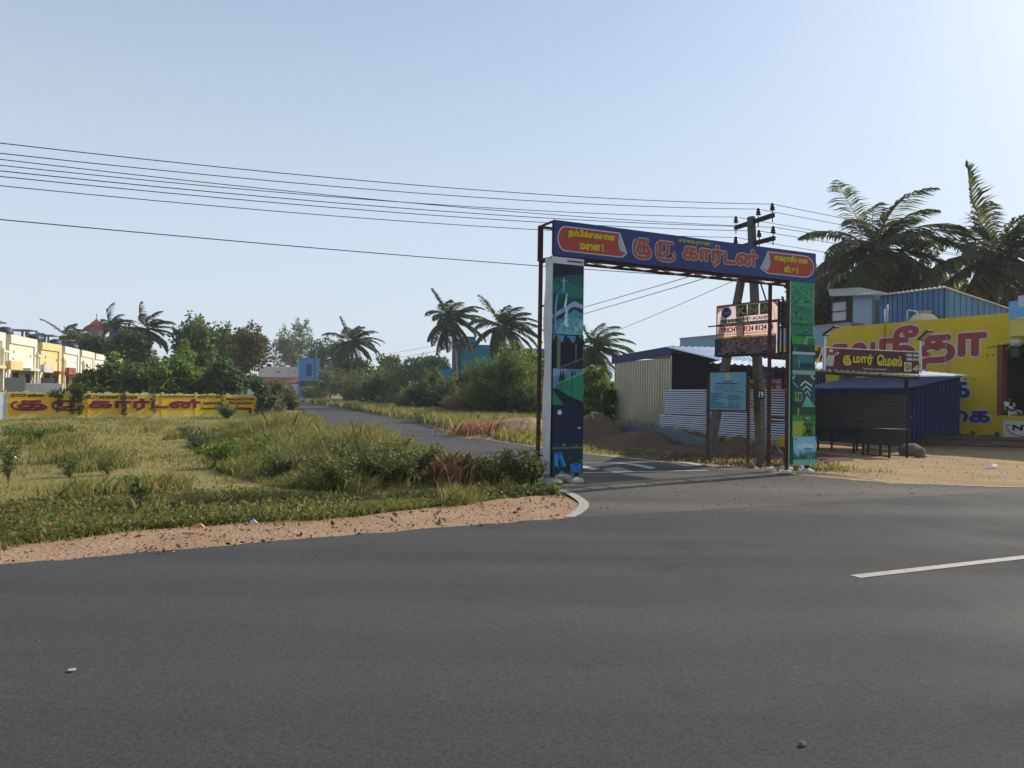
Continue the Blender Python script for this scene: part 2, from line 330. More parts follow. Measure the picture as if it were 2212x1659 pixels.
def palm(label,x,y,h,fl,nf,lean,mat,group,seed,tr=.15,up=.9,wind=.55,lwf=1.5):
    """coconut palm: ringed leaning trunk, separate fronds with drooping leaflets blown to +x"""
    rs=random.Random(seed); t=thing('coconut_palm',label,'palm tree',(x,y,0),0,group)
    m=MB(); pts=[];rad=[]
    for i in range(25):
        f=i/24; pts.append((lean*f*f,0,h*f)); rad.append(tr*(1.35-.55*f if f>.08 else 1.7-4*f)*(1+.05*(i%2)))
    m.tube(pts,rad,10); m.build('trunk',K['palmbark'],t,True)
    top=Vector((lean,0,h)); hd=MB(); hd.lathe(top+Vector((0,0,-.25)),[(.10,-.1),(.2,.1),(.2,.4),(.08,.6)],10); hd.build('crown_shaft',K['twig'],t,True)
    cn=MB()
    for k in range(6):
        a=rs.uniform(0,6.28); c=top+Vector((math.cos(a)*.26,math.sin(a)*.26,-.28+rs.uniform(-.1,.1)))
        cn.lathe(c,[(.02,-.13),(.09,-.06),(.11,.02),(.07,.1),(.02,.13)],8)
    cn.build('coconuts',M_coco,t,True)
    for k in range(nf):
        f=k/(nf-1); a=k*2.39996+rs.uniform(-.25,.25); el=R(68-f*116*up/.9)+rs.uniform(-.14,.14)
        Lf=fl*rs.uniform(.9,1.12)*(1 if f>.14 else .66+f*2); seg=14; P=top+Vector((0,0,.05)); d=Vector((math.cos(a)*math.cos(el),math.sin(a)*math.cos(el),math.sin(el)))
        rach=[P.copy()]; dirs=[d.copy()]
        for i in range(seg):
            d=(d+Vector((wind*.10*(1 if d.z>-.5 else .4),0,-.03-.105*(i/seg)*(1.25-d.z*.4)))).normalized(); P=P+d*Lf/seg; rach.append(P.copy()); dirs.append(d.copy())
        mb=MB(); mb.tube(rach,[.032*(1-.85*i/seg)+.004 for i in range(seg+1)],4)
        bV=list(mb.v); bF=[f_ for f_ in mb.f]; V=[];Fq=[]
        nl=64
        for i in range(nl):
            g=.10+.9*i/(nl-1); fi=min(g*seg,seg-.001); i0=int(fi); p=rach[i0].lerp(rach[i0+1],fi-i0); dd=dirs[i0]
            side=dd.cross(Vector((0,0,1))); side=side.normalized() if side.length>.05 else Vector((0,1,0))
            ll=fl*.27*(math.sin(math.pi*min(1,g*.86+.14))**.6)*rs.uniform(.8,1.15)
            for sg in (-1,1):
                ld=(side*sg*.75+dd*.75+Vector((wind*.6,0,-.15-.35*rs.random()))).normalized()
                mid=p+ld*ll*.5; ld2=(ld+Vector((wind*.4,0,-.38))).normalized(); tip=mid+ld2*ll*.5
                wv=ld.cross(Vector((rs.uniform(-.5,.5),rs.uniform(-.5,.5),1))).normalized()*(.040*fl/4.2*lwf)
                b=len(V); V+=[p-wv*.5,p+wv*.5,mid+wv,mid-wv,tip]; Fq+=[(b,b+1,b+2,b+3),(b+3,b+2,b+4)]
        mb2=MB(); mb2.add(bV,bF,0); mb2.add(V,Fq,0); mb2.build('frond',K['leafbrown'] if f>.93 else mat,t)
    return t
M_coco=M('coconut husk',[(.3,(.10,.07,.02)),(.7,(.22,.14,.04))],scale=5)
def rockmesh(name,c,s,mat,parent=None,seed=0,flat_=.8,sub=2):
    import bmesh
    bm=bmesh.new(); bmesh.ops.create_icosphere(bm,subdivisions=sub,radius=1); rs=random.Random(seed)
    ks=[Vector((rs.gauss(0,1),rs.gauss(0,1),rs.gauss(0,1))).normalized() for _ in range(9)]; am=[rs.uniform(.72,.95) for _ in ks]
    for v in bm.verts:
        for k,a in zip(ks,am):
            t=v.co.dot(k)
            if t>a: v.co-=k*(t-a)
        v.co*=1+rs.uniform(-.04,.04)
        v.co=Vector((v.co.x*s[0],v.co.y*s[1],max(v.co.z,-.55)*s[2]))+Vector(c)
    me=bpy.data.meshes.new(name); bm.to_mesh(me); bm.free(); me.materials.append(mat)
    return link(bpy.data.objects.new(name,me),parent)
def mound(name,label,c,rx,ry,h,rot,mat,seed,n=34,cat='earth heap'):
    rs=np.random.default_rng(seed); V=[];F=[]; cx,cy=c
    ph=rs.uniform(0,6.28,12); k=rs.normal(size=(12,2))*2.2; amp=rs.uniform(.03,.14,12)
    jit=rs.normal(0,.022,(n+1,n+1))
    for i in range(n+1):
        for j in range(n+1):
            u,v=-1.15+2.3*i/n,-1.15+2.3*j/n; r2=u*u+v*v
            z=math.exp(-r2*1.9)*(1+sum(a*math.sin(kk[0]*u+kk[1]*v+p) for a,kk,p in zip(amp,k,ph)))
            z=max(z-.085,-.06)*h*1.1+(jit[i,j]*h if r2<1.1 else 0)
            x,y=u*rx,v*ry; V.append((x*math.cos(rot)-y*math.sin(rot),x*math.sin(rot)+y*math.cos(rot),z))
    for i in range(n):
        for j in range(n): a=i*(n+1)+j; F.append((a,a+n+1,a+n+2,a+1))
    mb=MB(); mb.add(V,F); o=mb.build(name,mat); o.location=(cx,cy,0); return tag(o,label,cat)
def sheet(mb,O,e1,e2,nn,w,h,pitch,amp,mi=0,mi2=None,duty=.5,th=.004):
    """trapezoid ribbed sheet: ribs run along e2, profile along e1; mi2 = material of the rib walls"""
    O,e1,e2,nn=map(Vector,(O,e1,e2,nn)); prof=[]; k=max(1,int(round(w/pitch))); p=w/k
    for i in range(k):
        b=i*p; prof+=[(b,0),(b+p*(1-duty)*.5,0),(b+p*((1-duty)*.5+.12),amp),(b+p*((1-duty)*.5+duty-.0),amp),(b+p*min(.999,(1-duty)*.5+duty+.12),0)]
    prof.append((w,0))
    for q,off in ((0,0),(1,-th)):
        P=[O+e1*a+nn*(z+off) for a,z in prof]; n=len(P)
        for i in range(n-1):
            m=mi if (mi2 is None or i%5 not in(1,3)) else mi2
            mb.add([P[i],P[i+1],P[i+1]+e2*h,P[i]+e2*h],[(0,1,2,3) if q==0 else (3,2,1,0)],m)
    return mb
# ================================================================ GROUND AND ROADS
UA=R(27.3); U=Vector((math.cos(UA),math.sin(UA),0)); N=Vector((-math.sin(UA),math.cos(UA),0)); UP=Vector((0,0,1))
def jag(pts,step=.5,amp=.05,seed=1):
    """resample a 2-D polyline and roughen it as a worn edge"""
    rs=random.Random(seed); out=[]
    for a,b in zip(pts,pts[1:]):
        L=math.hypot(b[0]-a[0],b[1]-a[1]); n=max(1,int(L/step)); n=min(n,160)
        for i in range(n):
            f=i/n; out.append((a[0]+(b[0]-a[0])*f+rs.gauss(0,amp),a[1]+(b[1]-a[1])*f+rs.gauss(0,amp)))
    out.append(pts[-1]); return out
def g2(px,py): p=gp(px,py); return (p.x,p.y)
def flatsheet(name,pts,z,mat,kind='structure'):
    mb=MB(); mb.poly([(x,y,z) for x,y in pts]); o=mb.build(name,mat)
    if o.data.polygons[0].normal.z<0: o.data.flip_normals()
    o['kind']=kind; return o
flatsheet('ground',[(-2500,-300),(2500,-300),(2500,3000),(-2500,3000)],-.03,K['ground'])
EDGE=[(-60,-26.2),(-20,-2.3),(-4.6,6.92),(-1.9,8.6),(.85,10.2),(4.4,11.8),(9.5,14.3),(20,19.6),(60,41)]
edge=jag(EDGE[1:8],.16,.028,3)
flatsheet('main_road',[EDGE[0]]+edge+[EDGE[-1],(75,12),(40,-12),(0,-22),(-50,-45)],.012,K['asphalt'])
SR=[(5.2,18.0),(4.0,19.1),(3.54,19.7),(2.42,21.2),(.65,24.4),(-2.46,32.5),(-7.06,49.7),(-14.1,70),(-37,133),(-60,158)]
def offl(pts,w):
    o=[]
    for i,p in enumerate(pts):
        a=pts[max(i-1,0)]; b=pts[min(i+1,len(pts)-1)]; d=(b[0]-a[0],b[1]-a[1]); l=math.hypot(*d); o.append((p[0]-d[1]/l*w,p[1]+d[0]/l*w))
    return o
SL=offl(SR,4.9); SL[0]=(.85,14.6); SL[1]=(-.1,16.3); SL[2]=(-.7,17.4)
flatsheet('side_road',[(.9,13.9)]+jag(SR,.4,.02,5)[:-1]+[SR[-1]]+jag(SL[::-1],.4,.05,6)+[(.9,13.9)][:0],.004,K['asphalt_side'])
apron=[(.82,9.9),(1.0,10.9),(1.05,11.5),(.98,12.6),(.72,13.6),(.85,14.4)]+jag([(.3,15.4),(5.1,18.3),(6.1,17.5),(6.9,17.05),(7.65,15.25),(9.7,14.75),(13,16.3)],.3,.05,8)+[(13,15.6),(9.5,14.0),(4.4,11.5),(.9,9.9)]
flatsheet('road_apron',apron,.008,K['asphalt_old'])
# red earth verge between carriageway and grass
VB=[g2(*p) for p in [(-160,1213),(19,1182),(94,1171),(175,1163),(266,1149),(359,1143),(469,1135),(562,1130),(687,1126),(840,1108),(960,1094),(1100,1077),(1180,1070)]]
verge=[(-22,-3)]+jag(VB,.18,.06,9)+[(.72,13.5),(1.02,11.5),(.9,10.3)]+[(x,y-.15) for x,y in edge[::-1] if x<.8]
flatsheet('earth_verge',verge,.006,K['redsoil'])
field=[(-60,8)]+[(-24,-2)]+[(x,y-.2) for x,y in VB]+[(.75,13.7),(.4,15.2)]+SL[2:7]+[(-20,66),(-60,66)]
flatsheet('field',field,-.012,K['field'])
lot=[(6.0,17.3),(7.4,15.0),(9.7,14.4),(20,19.3),(60,40),(60,70),(20,60),(8,45)]+[(x+.02,y) for x,y in SR[3:5]][::-1]+[SR[2],SR[1],SR[0]]
flatsheet('earth_yard',lot,-.004,K['tansoil'])
# dusty tongue where the yard spills on the tarmac
dust=jag([(5.9,17.15),(7.3,15.6),(8.6,14.7),(7.4,15.05),(6.4,16.0),(5.6,16.9)],.2,.05,12)
flatsheet('earth_spill',dust,.013,K['tansoil'])
# ---- markings
def strip(name,pts,w,z,mat=None,zf=None):
    mb=MB(); P=[Vector((x,y,0)) for x,y in pts]; a=[];b=[]
    for i,p in enumerate(P):
        d=(P[min(i+1,len(P)-1)]-P[max(i-1,0)]).normalized(); s=Vector((-d.y,d.x,0))*(w[i] if hasattr(w,'__len__') else w)/2; a.append(p+s); b.append(p-s)
    for i in range(len(P)-1):
        q=[a[i],b[i],b[i+1],a[i+1]]
        for v in q: v.z=z+(zf(v.x,v.y) if zf else 0)
        mb.poly([tuple(v) for v in q])
    o=mb.build(name,mat or K['roadpaint'])
    if o.data.polygons[0].normal.z<0: o.data.flip_normals()
    o['kind']='structure'; return o
def dense(pts,step=.15): return jag(pts,step,0,1)
strip('road_marking',dense([(3.13,6.98),(5.32,7.98),(7.6,9.1)],.3),.115,.017)
def spl(pts,n=10):
    o=[]; 
    for i in range(len(pts)-1):
        p0,p1,p2,p3=[Vector((*pts[max(0,min(len(pts)-1,k))],0)) for k in (i-1,i,i+1,i+2)]
        for j in range(n):
            t=j/n; v=.5*((2*p1)+(-p0+p2)*t+(2*p0-5*p1+4*p2-p3)*t*t+(-p0+3*p1-3*p2+p3)*t**3); o.append((v.x,v.y))
    o.append(pts[-1]); return o
strip('road_marking',spl([(.78,10.22),(.98,10.8),(1.10,11.5),(1.06,12.2),(.93,12.9),(.7,13.5)]),.15,.013)
strip('road_marking',spl([(7.2,16.0),(7.68,15.25),(8.6,14.85),(9.7,14.68),(11,15.05),(14,16.5),(30,24.5)]),.09,.017)
strip('road_marking',spl([(4.2,18.95),(3.62,19.6),(2.5,21.15),(.73,24.35),(-2.36,32.4),(-6.96,49.6),(-14,69.8),(-36.9,132.8)],14),[.1]*14*7+[.1],.009)
# speed breaker: a low hump with two painted bars and three slanting strips
BA=R(19); BO=Vector((2.35,17.55,0)); bx=Vector((math.cos(BA),math.sin(BA),0)); by=Vector((-math.sin(BA),math.cos(BA),0))
def hump(x,y):
    q=Vector((x,y,0))-BO; b=q.dot(by)
    return .085*(math.cos(math.pi*b/1.35)*.5+.5) if abs(b)<1.35 else 0
mb=MB(); nx,ny=22,18
for i in range(nx+1):
    for j in range(ny+1):
        a=-2.6+i*4.75/nx; b=-1.36+2.72*j/ny; p=BO+bx*a+by*b; mb.v.append((p.x,p.y,.0065+hump(p.x,p.y)))
for i in range(nx):
    for j in range(ny): a=i*(ny+1)+j; mb.f.append((a,a+ny+1,a+ny+2,a+1)); mb.m.append(0)
o=mb.build('speed_breaker',K['asphalt_side'],smooth=True); o['kind']='structure'
def bl(a,b): p=BO+bx*a+by*b; return (p.x,p.y)
for pts,wd in (([bl(-2.5,1.22),bl(1.9,1.22)],.09),([bl(-2.5,-1.1),bl(1.75,-1.1)],.09),
    ([bl(-1.9,1.1),bl(-1.5,.75),bl(-1.15,0),bl(-.8,-.75)],.24),([bl(-.45,1.1),bl(-.1,.75),bl(.25,0),bl(.6,-.75)],.24),([bl(1.0,1.15),bl(1.45,.8),bl(1.8,.1),bl(2.0,-.5)],.24)):
    strip('road_marking',dense(spl(pts,6),.12),wd,.0125,zf=hump)
# ================================================================ GATE ARCH
G0=gp(1187,1046); G1=gp(1746,1023); GA=math.atan2(G1.y-G0.y,G1.x-G0.x)
gate=thing('gate_arch','tall steel gate arch with blue name banner and picture panels over side road','gate',(G0.x,G0.y,0),GA)
GM=LM(gate); GI=GM.inverted(); gn=(GM.to_3x3()@Vector((0,-1,0)))
def lp(px,py,b=0.0):
    p=GI@onplane(px,py,GM@Vector((0,b,0)),gn); return p.x,p.z
D=.56
tl=lp(1196.6,475.7); tr=lp(1760.5,548.5); blc=lp(1194,551.4); brc=lp(1758.5,611.7)
a0=(tl[0]+blc[0])/2; a1=(tr[0]+brc[0])/2; zt=(tl[1]+tr[1])/2; zb=(blc[1]+brc[1])/2
ban=MB(); ban.box(a0,a1,-.035,-.005,zb,zt,0)
ban=ban.build('banner',[M('blue banner',[(.28,(.030,.038,.13)),(.45,(.024,.040,.17)),(.72,(.036,.054,.22))],scale=1.1,detail=9,rough=.45,bump=.3,bscale=3,bdist=.05)],gate)
fr=MB()
for z in (zb+.005,zt-.005): fr.bar((a0,.012,z),(a1,.012,z),.03)
for i in range(7): a=a0+(a1-a0)*i/6; fr.bar((a,.012,zb+.02),(a,.012,zt-.02),.03)
fr.build('banner_frame',K['rust'],gate)
FO=Vector((0,-.035,0)); EX=Vector((1,0,0)); EZ=Vector((0,0,1)); NF=Vector((0,-1,0))
cream=C(205,205,200); plq=C(176,70,48); yel=C(214,196,30)
def plaque(pts,fold,texts):
    m=MB(); c=(sum(p[0] for p in pts)/len(pts),sum(p[1] for p in pts)/len(pts))
    big=[(c[0]+(p[0]-c[0])*(1+.022/max(.2,abs(p[0]-c[0])+.05)) ,c[1]+(p[1]-c[1])*1.09) for p in pts]
    m.poly([(x,-.0365,z) for x,z in big],0); m.poly([(x,-.038,z) for x,z in pts],1)
    m.poly([(x,-.0405,z) for x,z in fold],2)
    return m,texts
def arc(c,rx,rz,a0_,a1_,n=10): return [(c[0]+rx*math.cos(a0_+(a1_-a0_)*i/n),c[1]+rz*math.sin(a0_+(a1_-a0_)*i/n)) for i in range(n+1)]
L1=lp(1221,491.5); L2=lp(1335,505.4); L3=lp(1351,547); L4=lp(1340,555); L5=lp(1221,541.6); Lm=lp(1204,517)
cz_=(L1[1]+L5[1])/2; rz_=(L1[1]-L5[1])/2
pts=[L2]+arc((L1[0],cz_),L1[0]-Lm[0],rz_,math.pi/2,math.pi*1.5)+[L4,L3]
pf=MB(); 
pf_,_=plaque(pts,[L2,(L2[0]-.02,cz_+.02),(L2[0]+.01,cz_-.09),(L2[0]+.07,L4[1]+.09),L3],None)
x0=lp(1225,520)[0]; x1=lp(1326,520)[0]
write(pf_,'நம்பிக்ைகயான',FO,EX,EZ,NF,x0,x1,cz_+.02,cz_+.20,.0085,.009,3)
x0=lp(1250,535)[0]; x1=lp(1301,535)[0]
write(pf_,'மைன !',FO,EX,EZ,NF,x0,x1,cz_-.17,cz_-.02,.0085,.009,3)
pf_.build('plaque',[cream,plq,C(168,182,186),yel],ban)
R1=lp(1734.7,554.4); R2=lp(1657.5,545.5); R3=lp(1641,579.6); R4=lp(1657.5,590); R5=lp(1742,599); Rm=lp(1754.6,578)
cz2=(R1[1]+R5[1])/2; rz2=(R1[1]-R5[1])/2
pts=[R2,R3,R4]+arc((R1[0],cz2),Rm[0]-R1[0],rz2,-math.pi/2,math.pi/2)
pf_,_=plaque(pts,[R2,R3,(R2[0]-.02,R4[1]+.05),(R2[0]+.04,cz2-.06),(R2[0]+.05,cz2+.04)],None)
write(pf_,'ைகராசியான',FO,EX,EZ,NF,lp(1669,560)[0],lp(1742,570)[0],cz2+.02,cz2+.20,.0085,.009,3)
write(pf_,'வீடு !!',FO,EX,EZ,NF,lp(1690,575)[0],lp(1721,580)[0],cz2-.17,cz2-.02,.0085,.009,3)
pf_.build('plaque',[cream,plq,C(168,182,186),yel],ban)
lt=MB()
k0=lp(1361,547)[0]; k1=lp(1458,558)[0]; k2=lp(1470,560)[0]; k3=lp(1635.5,580)[0]; zk=zb+.10
for bold,mi,lift in ((.036,0,.003),(.021,1,.010)):
    e=.036-bold
    km=lp(1407,552)[0]; kn=lp(1409.5,552)[0]
    write_u(lt,'க',FO,EX,EZ,NF,k0+e,km-e,zk-.02+e,zk+.42-e,bold*.8,lift,mi,.0006); write_u(lt,'ர',FO,EX,EZ,NF,kn+e,k1-e,zk-.02+e,zk+.42-e,bold*.8,lift,mi,.0006)
    write(lt,'கார்டன்',FO,EX,EZ,NF,k2+e,k3-e,zk-.0+e,zk+.47-e,bold,lift,mi,.0006)
write(lt,'குருைவ துைண !',FO,EX,EZ,NF,lp(1463,532)[0],lp(1536,540)[0],zt-.155,zt-.045,.004,.004,2)
lt.build('lettering',[cream,M('letter red',[(.3,(.33,.060,.035)),(.7,(.47,.10,.06))],scale=.9,rough=.5),C(190,180,40)],ban)
# truss behind the banner
for b,z in ((D,zt-.02),(D,zb-.005),(0.04,zb-.03)):
    m=MB(); m.bar((a0-.02,b,z),(a1,b,z),.045); m.build('chord',K['rust'],gate)
nb=8
for i in range(nb+1):
    a=a0+(a1-a0)*i/nb; m=MB(); m.bar((a,.06,zb-.035),(a,D-.02,zb-.01),.04); m.build('strut',K['rust'],gate)
    m=MB(); m.bar((a,.03,zt-.02),(a,D-.02,zt-.02),.035); m.build('strut',K['rust'],gate)
    if i<nb: m=MB(); m.bar((a+.03,.06,zb-.045),(a+(a1-a0)/nb-.03,D-.02,zb-.02),.03); m.build('strut',K['rust'],gate)
for i in (0,nb):
    a=a0+(a1-a0)*i/nb; m=MB(); m.bar((a,D,zb),(a,D,zt),.04); m.build('strut',K['rust'],gate)
# posts, feet
LPa=lp(1186.6,1035)[0]+.075; LPb=lp(1247,1035)[0]; RPa=lp(1701,1020)[0]; RPb=lp(1744.7,1020)[0]
for a,b,zz in ((LPa,.03,zb),(LPb,.03,zb),(LPa-.02,D,zt-.03),(LPb,D,zb),(RPa,.03,zb),(RPb,.03,zb),(RPa,D,zb),(RPb,D,zb)):
    m=MB(); m.bar((a,b,-.12),(a,b,zz),.06,.06,(0,1,0)); p=m.build('post',K['rust'],gate)
    m=MB(); m.box(a-.085,a+.085,b-.05,b+.05,.30,.325)
    for sx in (-.07,.07):
        m.tube([(a+sx,b,.26),(a+sx,b,.36)],.011,6)
    m.build('base_plate',K['rust'],p)
    f=rockmesh('footing',(a+random.uniform(-.04,.04),b+random.uniform(-.05,.05),.035),(.17+random.random()*.06,.14,.085),K['palecon'],gate,int(a*100+b*10),sub=3)
for a in (LPa,RPa):
    for z in (.42,1.22,1.95,2.62,3.35) if a>2 else (.5,1.45,2.35,3.3,zb-.03):
        m=MB(); m.bar((a,.06,z),(a,D-.03,z+random.uniform(-.02,.02)),.045,.03); m.build('crossbar',K['rust'],gate)
for a,b_ in ((RPa,.42),(RPb,.42)):
    for z in (1.22,2.62):
        m=MB(); m.bar((RPa+.03,D,z-.1),(RPb-.03,D,z-.1),.03); m.build('crossbar',K['rust'],gate)
# left pillar: white box with a picture of taps, walls and pipes
p1=lp(1193.7,568.6); p2=lp(1260,575); p3=lp(1186.6,1020.6); p4=lp(1252.5,1022)
xa=(p1[0]+p3[0])/2; xb=(p2[0]+p4[0])/2; z1=(p1[1]+p2[1])/2; z0=(p3[1]+p4[1])/2
m=MB(); dd=.26; nseg=14; rs=random.Random(5)
for i in range(nseg):                       # cloth sides slightly slack
    za=z0+(zb-z0-.02)*i/nseg; zc_=z0+(zb-z0-.02)*(i+1)/nseg; s0=.012*math.sin(i*1.1)*(1 if i else 0); s1=.012*math.sin((i+1)*1.1)*(1 if i<nseg-1 else 0)
    m.hexa([(xa-.01-s0,-.02,za),(xb+.012,-.02,za),(xb+.012+s0,dd,za),(xa-.015+s0*1.5,dd,za),(xa-.01-s1,-.02,zc_),(xb+.012,-.02,zc_),(xb+.012+s1,dd,zc_),(xa-.015+s1*1.5,dd,zc_)])
pil=m.build('pillar_casing',K['white'],gate)
pc=Pic((xa,-.024,z0),EX,EZ,NF,xb-xa,z1-z0)
pc.rect(0,1,0,1,C(16,24,44))
pc.rect(0,1,.66,.86,C(14,70,66)); pc.poly([(0,.93),(.55,.95),(1,.955),(1,.87),(.5,.84),(0,.84)],C(18,92,84)); pc.poly([(0,.90),(.5,.915),(1,.89),(1,.84),(0,.85)],C(28,116,92)); pc.poly([(0,.86),(1,.83),(1,.80),(0,.80)],C(16,84,80))
pc.poly([(0,.755),(.7,.825),(1,.81),(1,.79),(.7,.80),(0,.735)],C(150,178,190)); pc.poly([(0,.735),(.7,.80),(1,.785),(1,.765),(.7,.78),(0,.72)],C(40,60,78))
pc.poly([(0,.66),(0,.71),(.35,.745),(.72,.785),(1,.765),(1,.66)],C(74,146,156)); pc.poly([(.1,.66),(.3,.72),(.7,.75),(1,.735),(1,.66)],C(110,176,182))
rs=random.Random(3)
for i in range(26):
    x,y=rs.uniform(.08,.95),rs.uniform(.665,.74); pc.poly([(x,y),(x+.10,y+.006),(x+.06,y+.014)],C(*rs.choice([(160,205,206),(60,120,134),(196,222,222),(84,150,160)])))
pc.line([(.06,.67),(.07,.80),(.12,.85),(.22,.872),(.34,.872)],.05,C(70,110,156)); pc.line([(.085,.68),(.095,.80),(.14,.845)],.014,C(160,190,214))
pc.line([(.33,.895),(.33,.862)],.05,C(120,156,180)); pc.line([(.22,.918),(.44,.918)],.035,C(96,136,160)); pc.line([(.33,.93),(.33,.89)],.03,C(150,180,196)); pc.line([(.34,.876),(.40,.868)],.05,C(86,120,160))
for i in range(14):
    x=.40+rs.uniform(-.03,.05); y=.86-i*.011; pc.poly([(x-.02,y),(x+.035+i*.002,y),(x+.02+i*.004,y-.02),(x-.02-i*.004,y-.018)],C(*rs.choice([(190,216,222),(150,196,206),(214,230,234)])))
pc.rect(0,1,.657,.662,C(10,16,30))
pc.rect(0,1,.62,.657,C(84,140,170)); 
for x,hh in ((.1,.03),(.42,.035),(.5,.025),(.8,.04),(.93,.03)): pc.poly([(x-.12,.618),(x-.05,.62+hh),(x,.625+hh),(x+.06,.62+hh*.8),(x+.12,.618)],C(20,34,40))
pc.rect(0,1,.50,.625,C(18,22,34)); pc.poly([(.2,.50),(1,.545),(1,.50)],C(24,46,42)); pc.line([(.25,.505),(1,.552)],.012,C(110,130,120))
pc.rect(.13,.24,.502,.64,C(120,128,84))
for i in range(12): pc.rect(.13,.24,.508+i*.011,.5095+i*.011,C(50,58,40))
pc.rect(.72,.755,.53,.618,C(96,112,116)); pc.rect(.965,.99,.54,.615,C(96,112,116))
pc.rect(0,1,.326,.498,C(96,130,158)); pc.poly([(0,.498),(0,.46),(.3,.47),(.5,.498)],C(130,160,180))
for x in (.25,.33,.62,.72): pc.poly([(x-.06,.44),(x,.50),(x+.07,.44)],C(18,40,40))
pc.poly([(.1,.425),(1,.488),(1,.345),(.1,.395)],C(38,128,92)); pc.poly([(.1,.425),(1,.488),(1,.478),(.1,.42)],C(90,170,150))
for x in (.18,.24,.31,.42,.60): pc.rect(x,x+.02,.36,.445+(x-.2)*.07,C(24,96,70))
pc.poly([(0,.40),(.1,.405),(.5,.37),(1,.34),(1,.326),(0,.326)],C(14,30,40)); pc.poly([(0,.395),(.35,.326),(0,.326)],C(36,120,70))
for i in range(10): x=.3+i*.07; pc.poly([(x,.335),(x+.02,.375-i*.003),(x+.05,.335)],C(10,24,30))
pc.rect(0,1,.0,.326,C(17,28,58)); pc.rect(0,1,.0,.14,C(14,48,54))
pc.disc(.22,.29,.075,.012,C(206,210,206)); pc.disc(.86,.216,.055,.004,C(190,200,200)); pc.line([(.58,.14),(.58,.22)],.008,C(24,40,66))
for i in range(16): x,y=rs.uniform(0,.9),rs.uniform(.0,.13); pc.poly([(x,y),(x+.14,y+.012),(x+.1,y-.008)],C(*rs.choice([(24,84,66),(20,62,64),(54,104,70),(14,40,50)])))
pc.rect(0,1,.118,.124,C(70,130,110)); pc.poly([(.3,.13),(.42,.13),(.38,.142),(.33,.142)],C(150,140,50))
pc.poly([(.02,.03),(.06,.10),(.30,.105),(.34,.075),(.46,.035),(.3,.03),(.2,.07),(.1,.03)],C(22,96,166)); pc.poly([(.08,.09),(.1,.04),(.2,.03),(.16,.085)],C(60,150,210)); pc.poly([(.24,.085),(.36,.04),(.44,.035),(.30,.09)],C(54,140,204))
pc.rect(.58,.94,.003,.04,C(24,110,180)); pc.disc(.76,.04,.18,.006,C(70,164,220)); pc.disc(.76,.04,.13,.004,C(14,60,110))
pc.poly([(.2,.0),(.3,.014),(.42,.0)],C(70,150,160))
pc.build('picture',pil)
sl_=MB(); sl_.box(lp(1224,560)[0],lp(1258,560)[0],-.03,-.021,z1+.055,z1+.075); sl_.build('slot',K['black'],pil)
# right pillar panel: green aerial views, houses, park
q1=lp(1708.6,609.7); q2=lp(1758,613.7); q3=lp(1702,1002); q4=lp(1751,1004.4)
xa=(q1[0]+q3[0])/2; xb=(q2[0]+q4[0])/2; z1=zb-.004; z0=(q3[1]+q4[1])/2
m=MB(); m.box(xa-.012,xb+.012,-.022,0,z0-.02,z1); pil=m.build('pillar_panel',K['whitemetal'],gate)
pc=Pic((xa,-.024,z0),EX,EZ,NF,xb-xa,z1-z0); rs=random.Random(9)
pc.rect(0,1,0,1,C(36,128,84)); pc.rect(0,1,.87,1,C(44,140,90)); pc.poly([(0,.93),(1,.875),(1,.86),(0,.9)],C(52,150,104))
pc.line([(.1,.99),(1,.89)],.02,C(110,170,150)); pc.line([(.0,.95),(.6,.995)],.012,C(90,160,130)); pc.line([(0,.872),(1,.875)],.02,C(96,160,140))
for i in range(54):
    x,y=rs.uniform(.02,.92),rs.uniform(.69,.97); s=rs.uniform(.02,.06)
    pc.poly([(x,y),(x+s,y+.006),(x+s*1.1,y-.003),(x+s*.2,y-.01)],C(*rs.choice([(20,84,60),(90,160,130),(130,180,160),(18,70,56),(28,104,70)])))
pc.rect(0,1,.77,.79,C(38,136,84)); pc.rect(0,1,.655,.70,C(52,150,48)); pc.line([(.55,.66),(.65,.70),(1,.70)],.03,C(150,190,160)); pc.rect(.7,1,.657,.69,C(30,120,56)); pc.line([(.66,.657),(.7,.695)],.02,C(130,180,150))
for i in range(7): pc.disc(.3+i*.1,.705,.04,.006,C(30,50,90))
pc.rect(0,1,.615,.657,C(18,70,62)); 
for i in range(16): x=rs.uniform(0,.95); pc.poly([(x,.617),(x+.03,.65),(x+.06,.617)],C(*rs.choice([(30,96,80),(14,54,50),(120,160,140)])))
pc.rect(0,1,.60,.615,C(168,192,192)); pc.rect(0,1,.515,.60,C(30,76,80)); pc.rect(.2,.9,.55,.595,C(50,120,124)); pc.rect(.05,.2,.53,.58,C(40,100,92))
for i in range(9): pc.rect(.28+i*.07,.31+i*.07,.53,.555+rs.uniform(0,.012),C(*rs.choice([(16,34,44),(150,170,170),(20,50,60)])))
pc.rect(0,1,.49,.515,C(128,166,140)); pc.line([(0,.505),(1,.498)],.012,C(170,196,170))
pc.rect(0,1,.313,.485,C(20,72,72)); pc.rect(0,1,.44,.485,C(36,60,66)); pc.line([(0,.465),(.1,.485)],.05,C(150,180,170)); pc.line([(.8,.487),(.98,.465)],.05,C(150,180,170))
for k in range(3): pc.line([(.35+k*.1,.43-k*.022),(.55+k*.05,.455-k*.026),(.85-k*.04,.43-k*.028)],.035-.007*k,C(196,214,206))
pc.line([(0,.45),(.25,.42)],.02,C(150,190,180)); pc.rect(.1,.42,.345,.395,C(120,150,70)); pc.rect(.16,.22,.36,.39,C(30,50,40)); pc.rect(.28,.36,.35,.385,C(30,50,40))
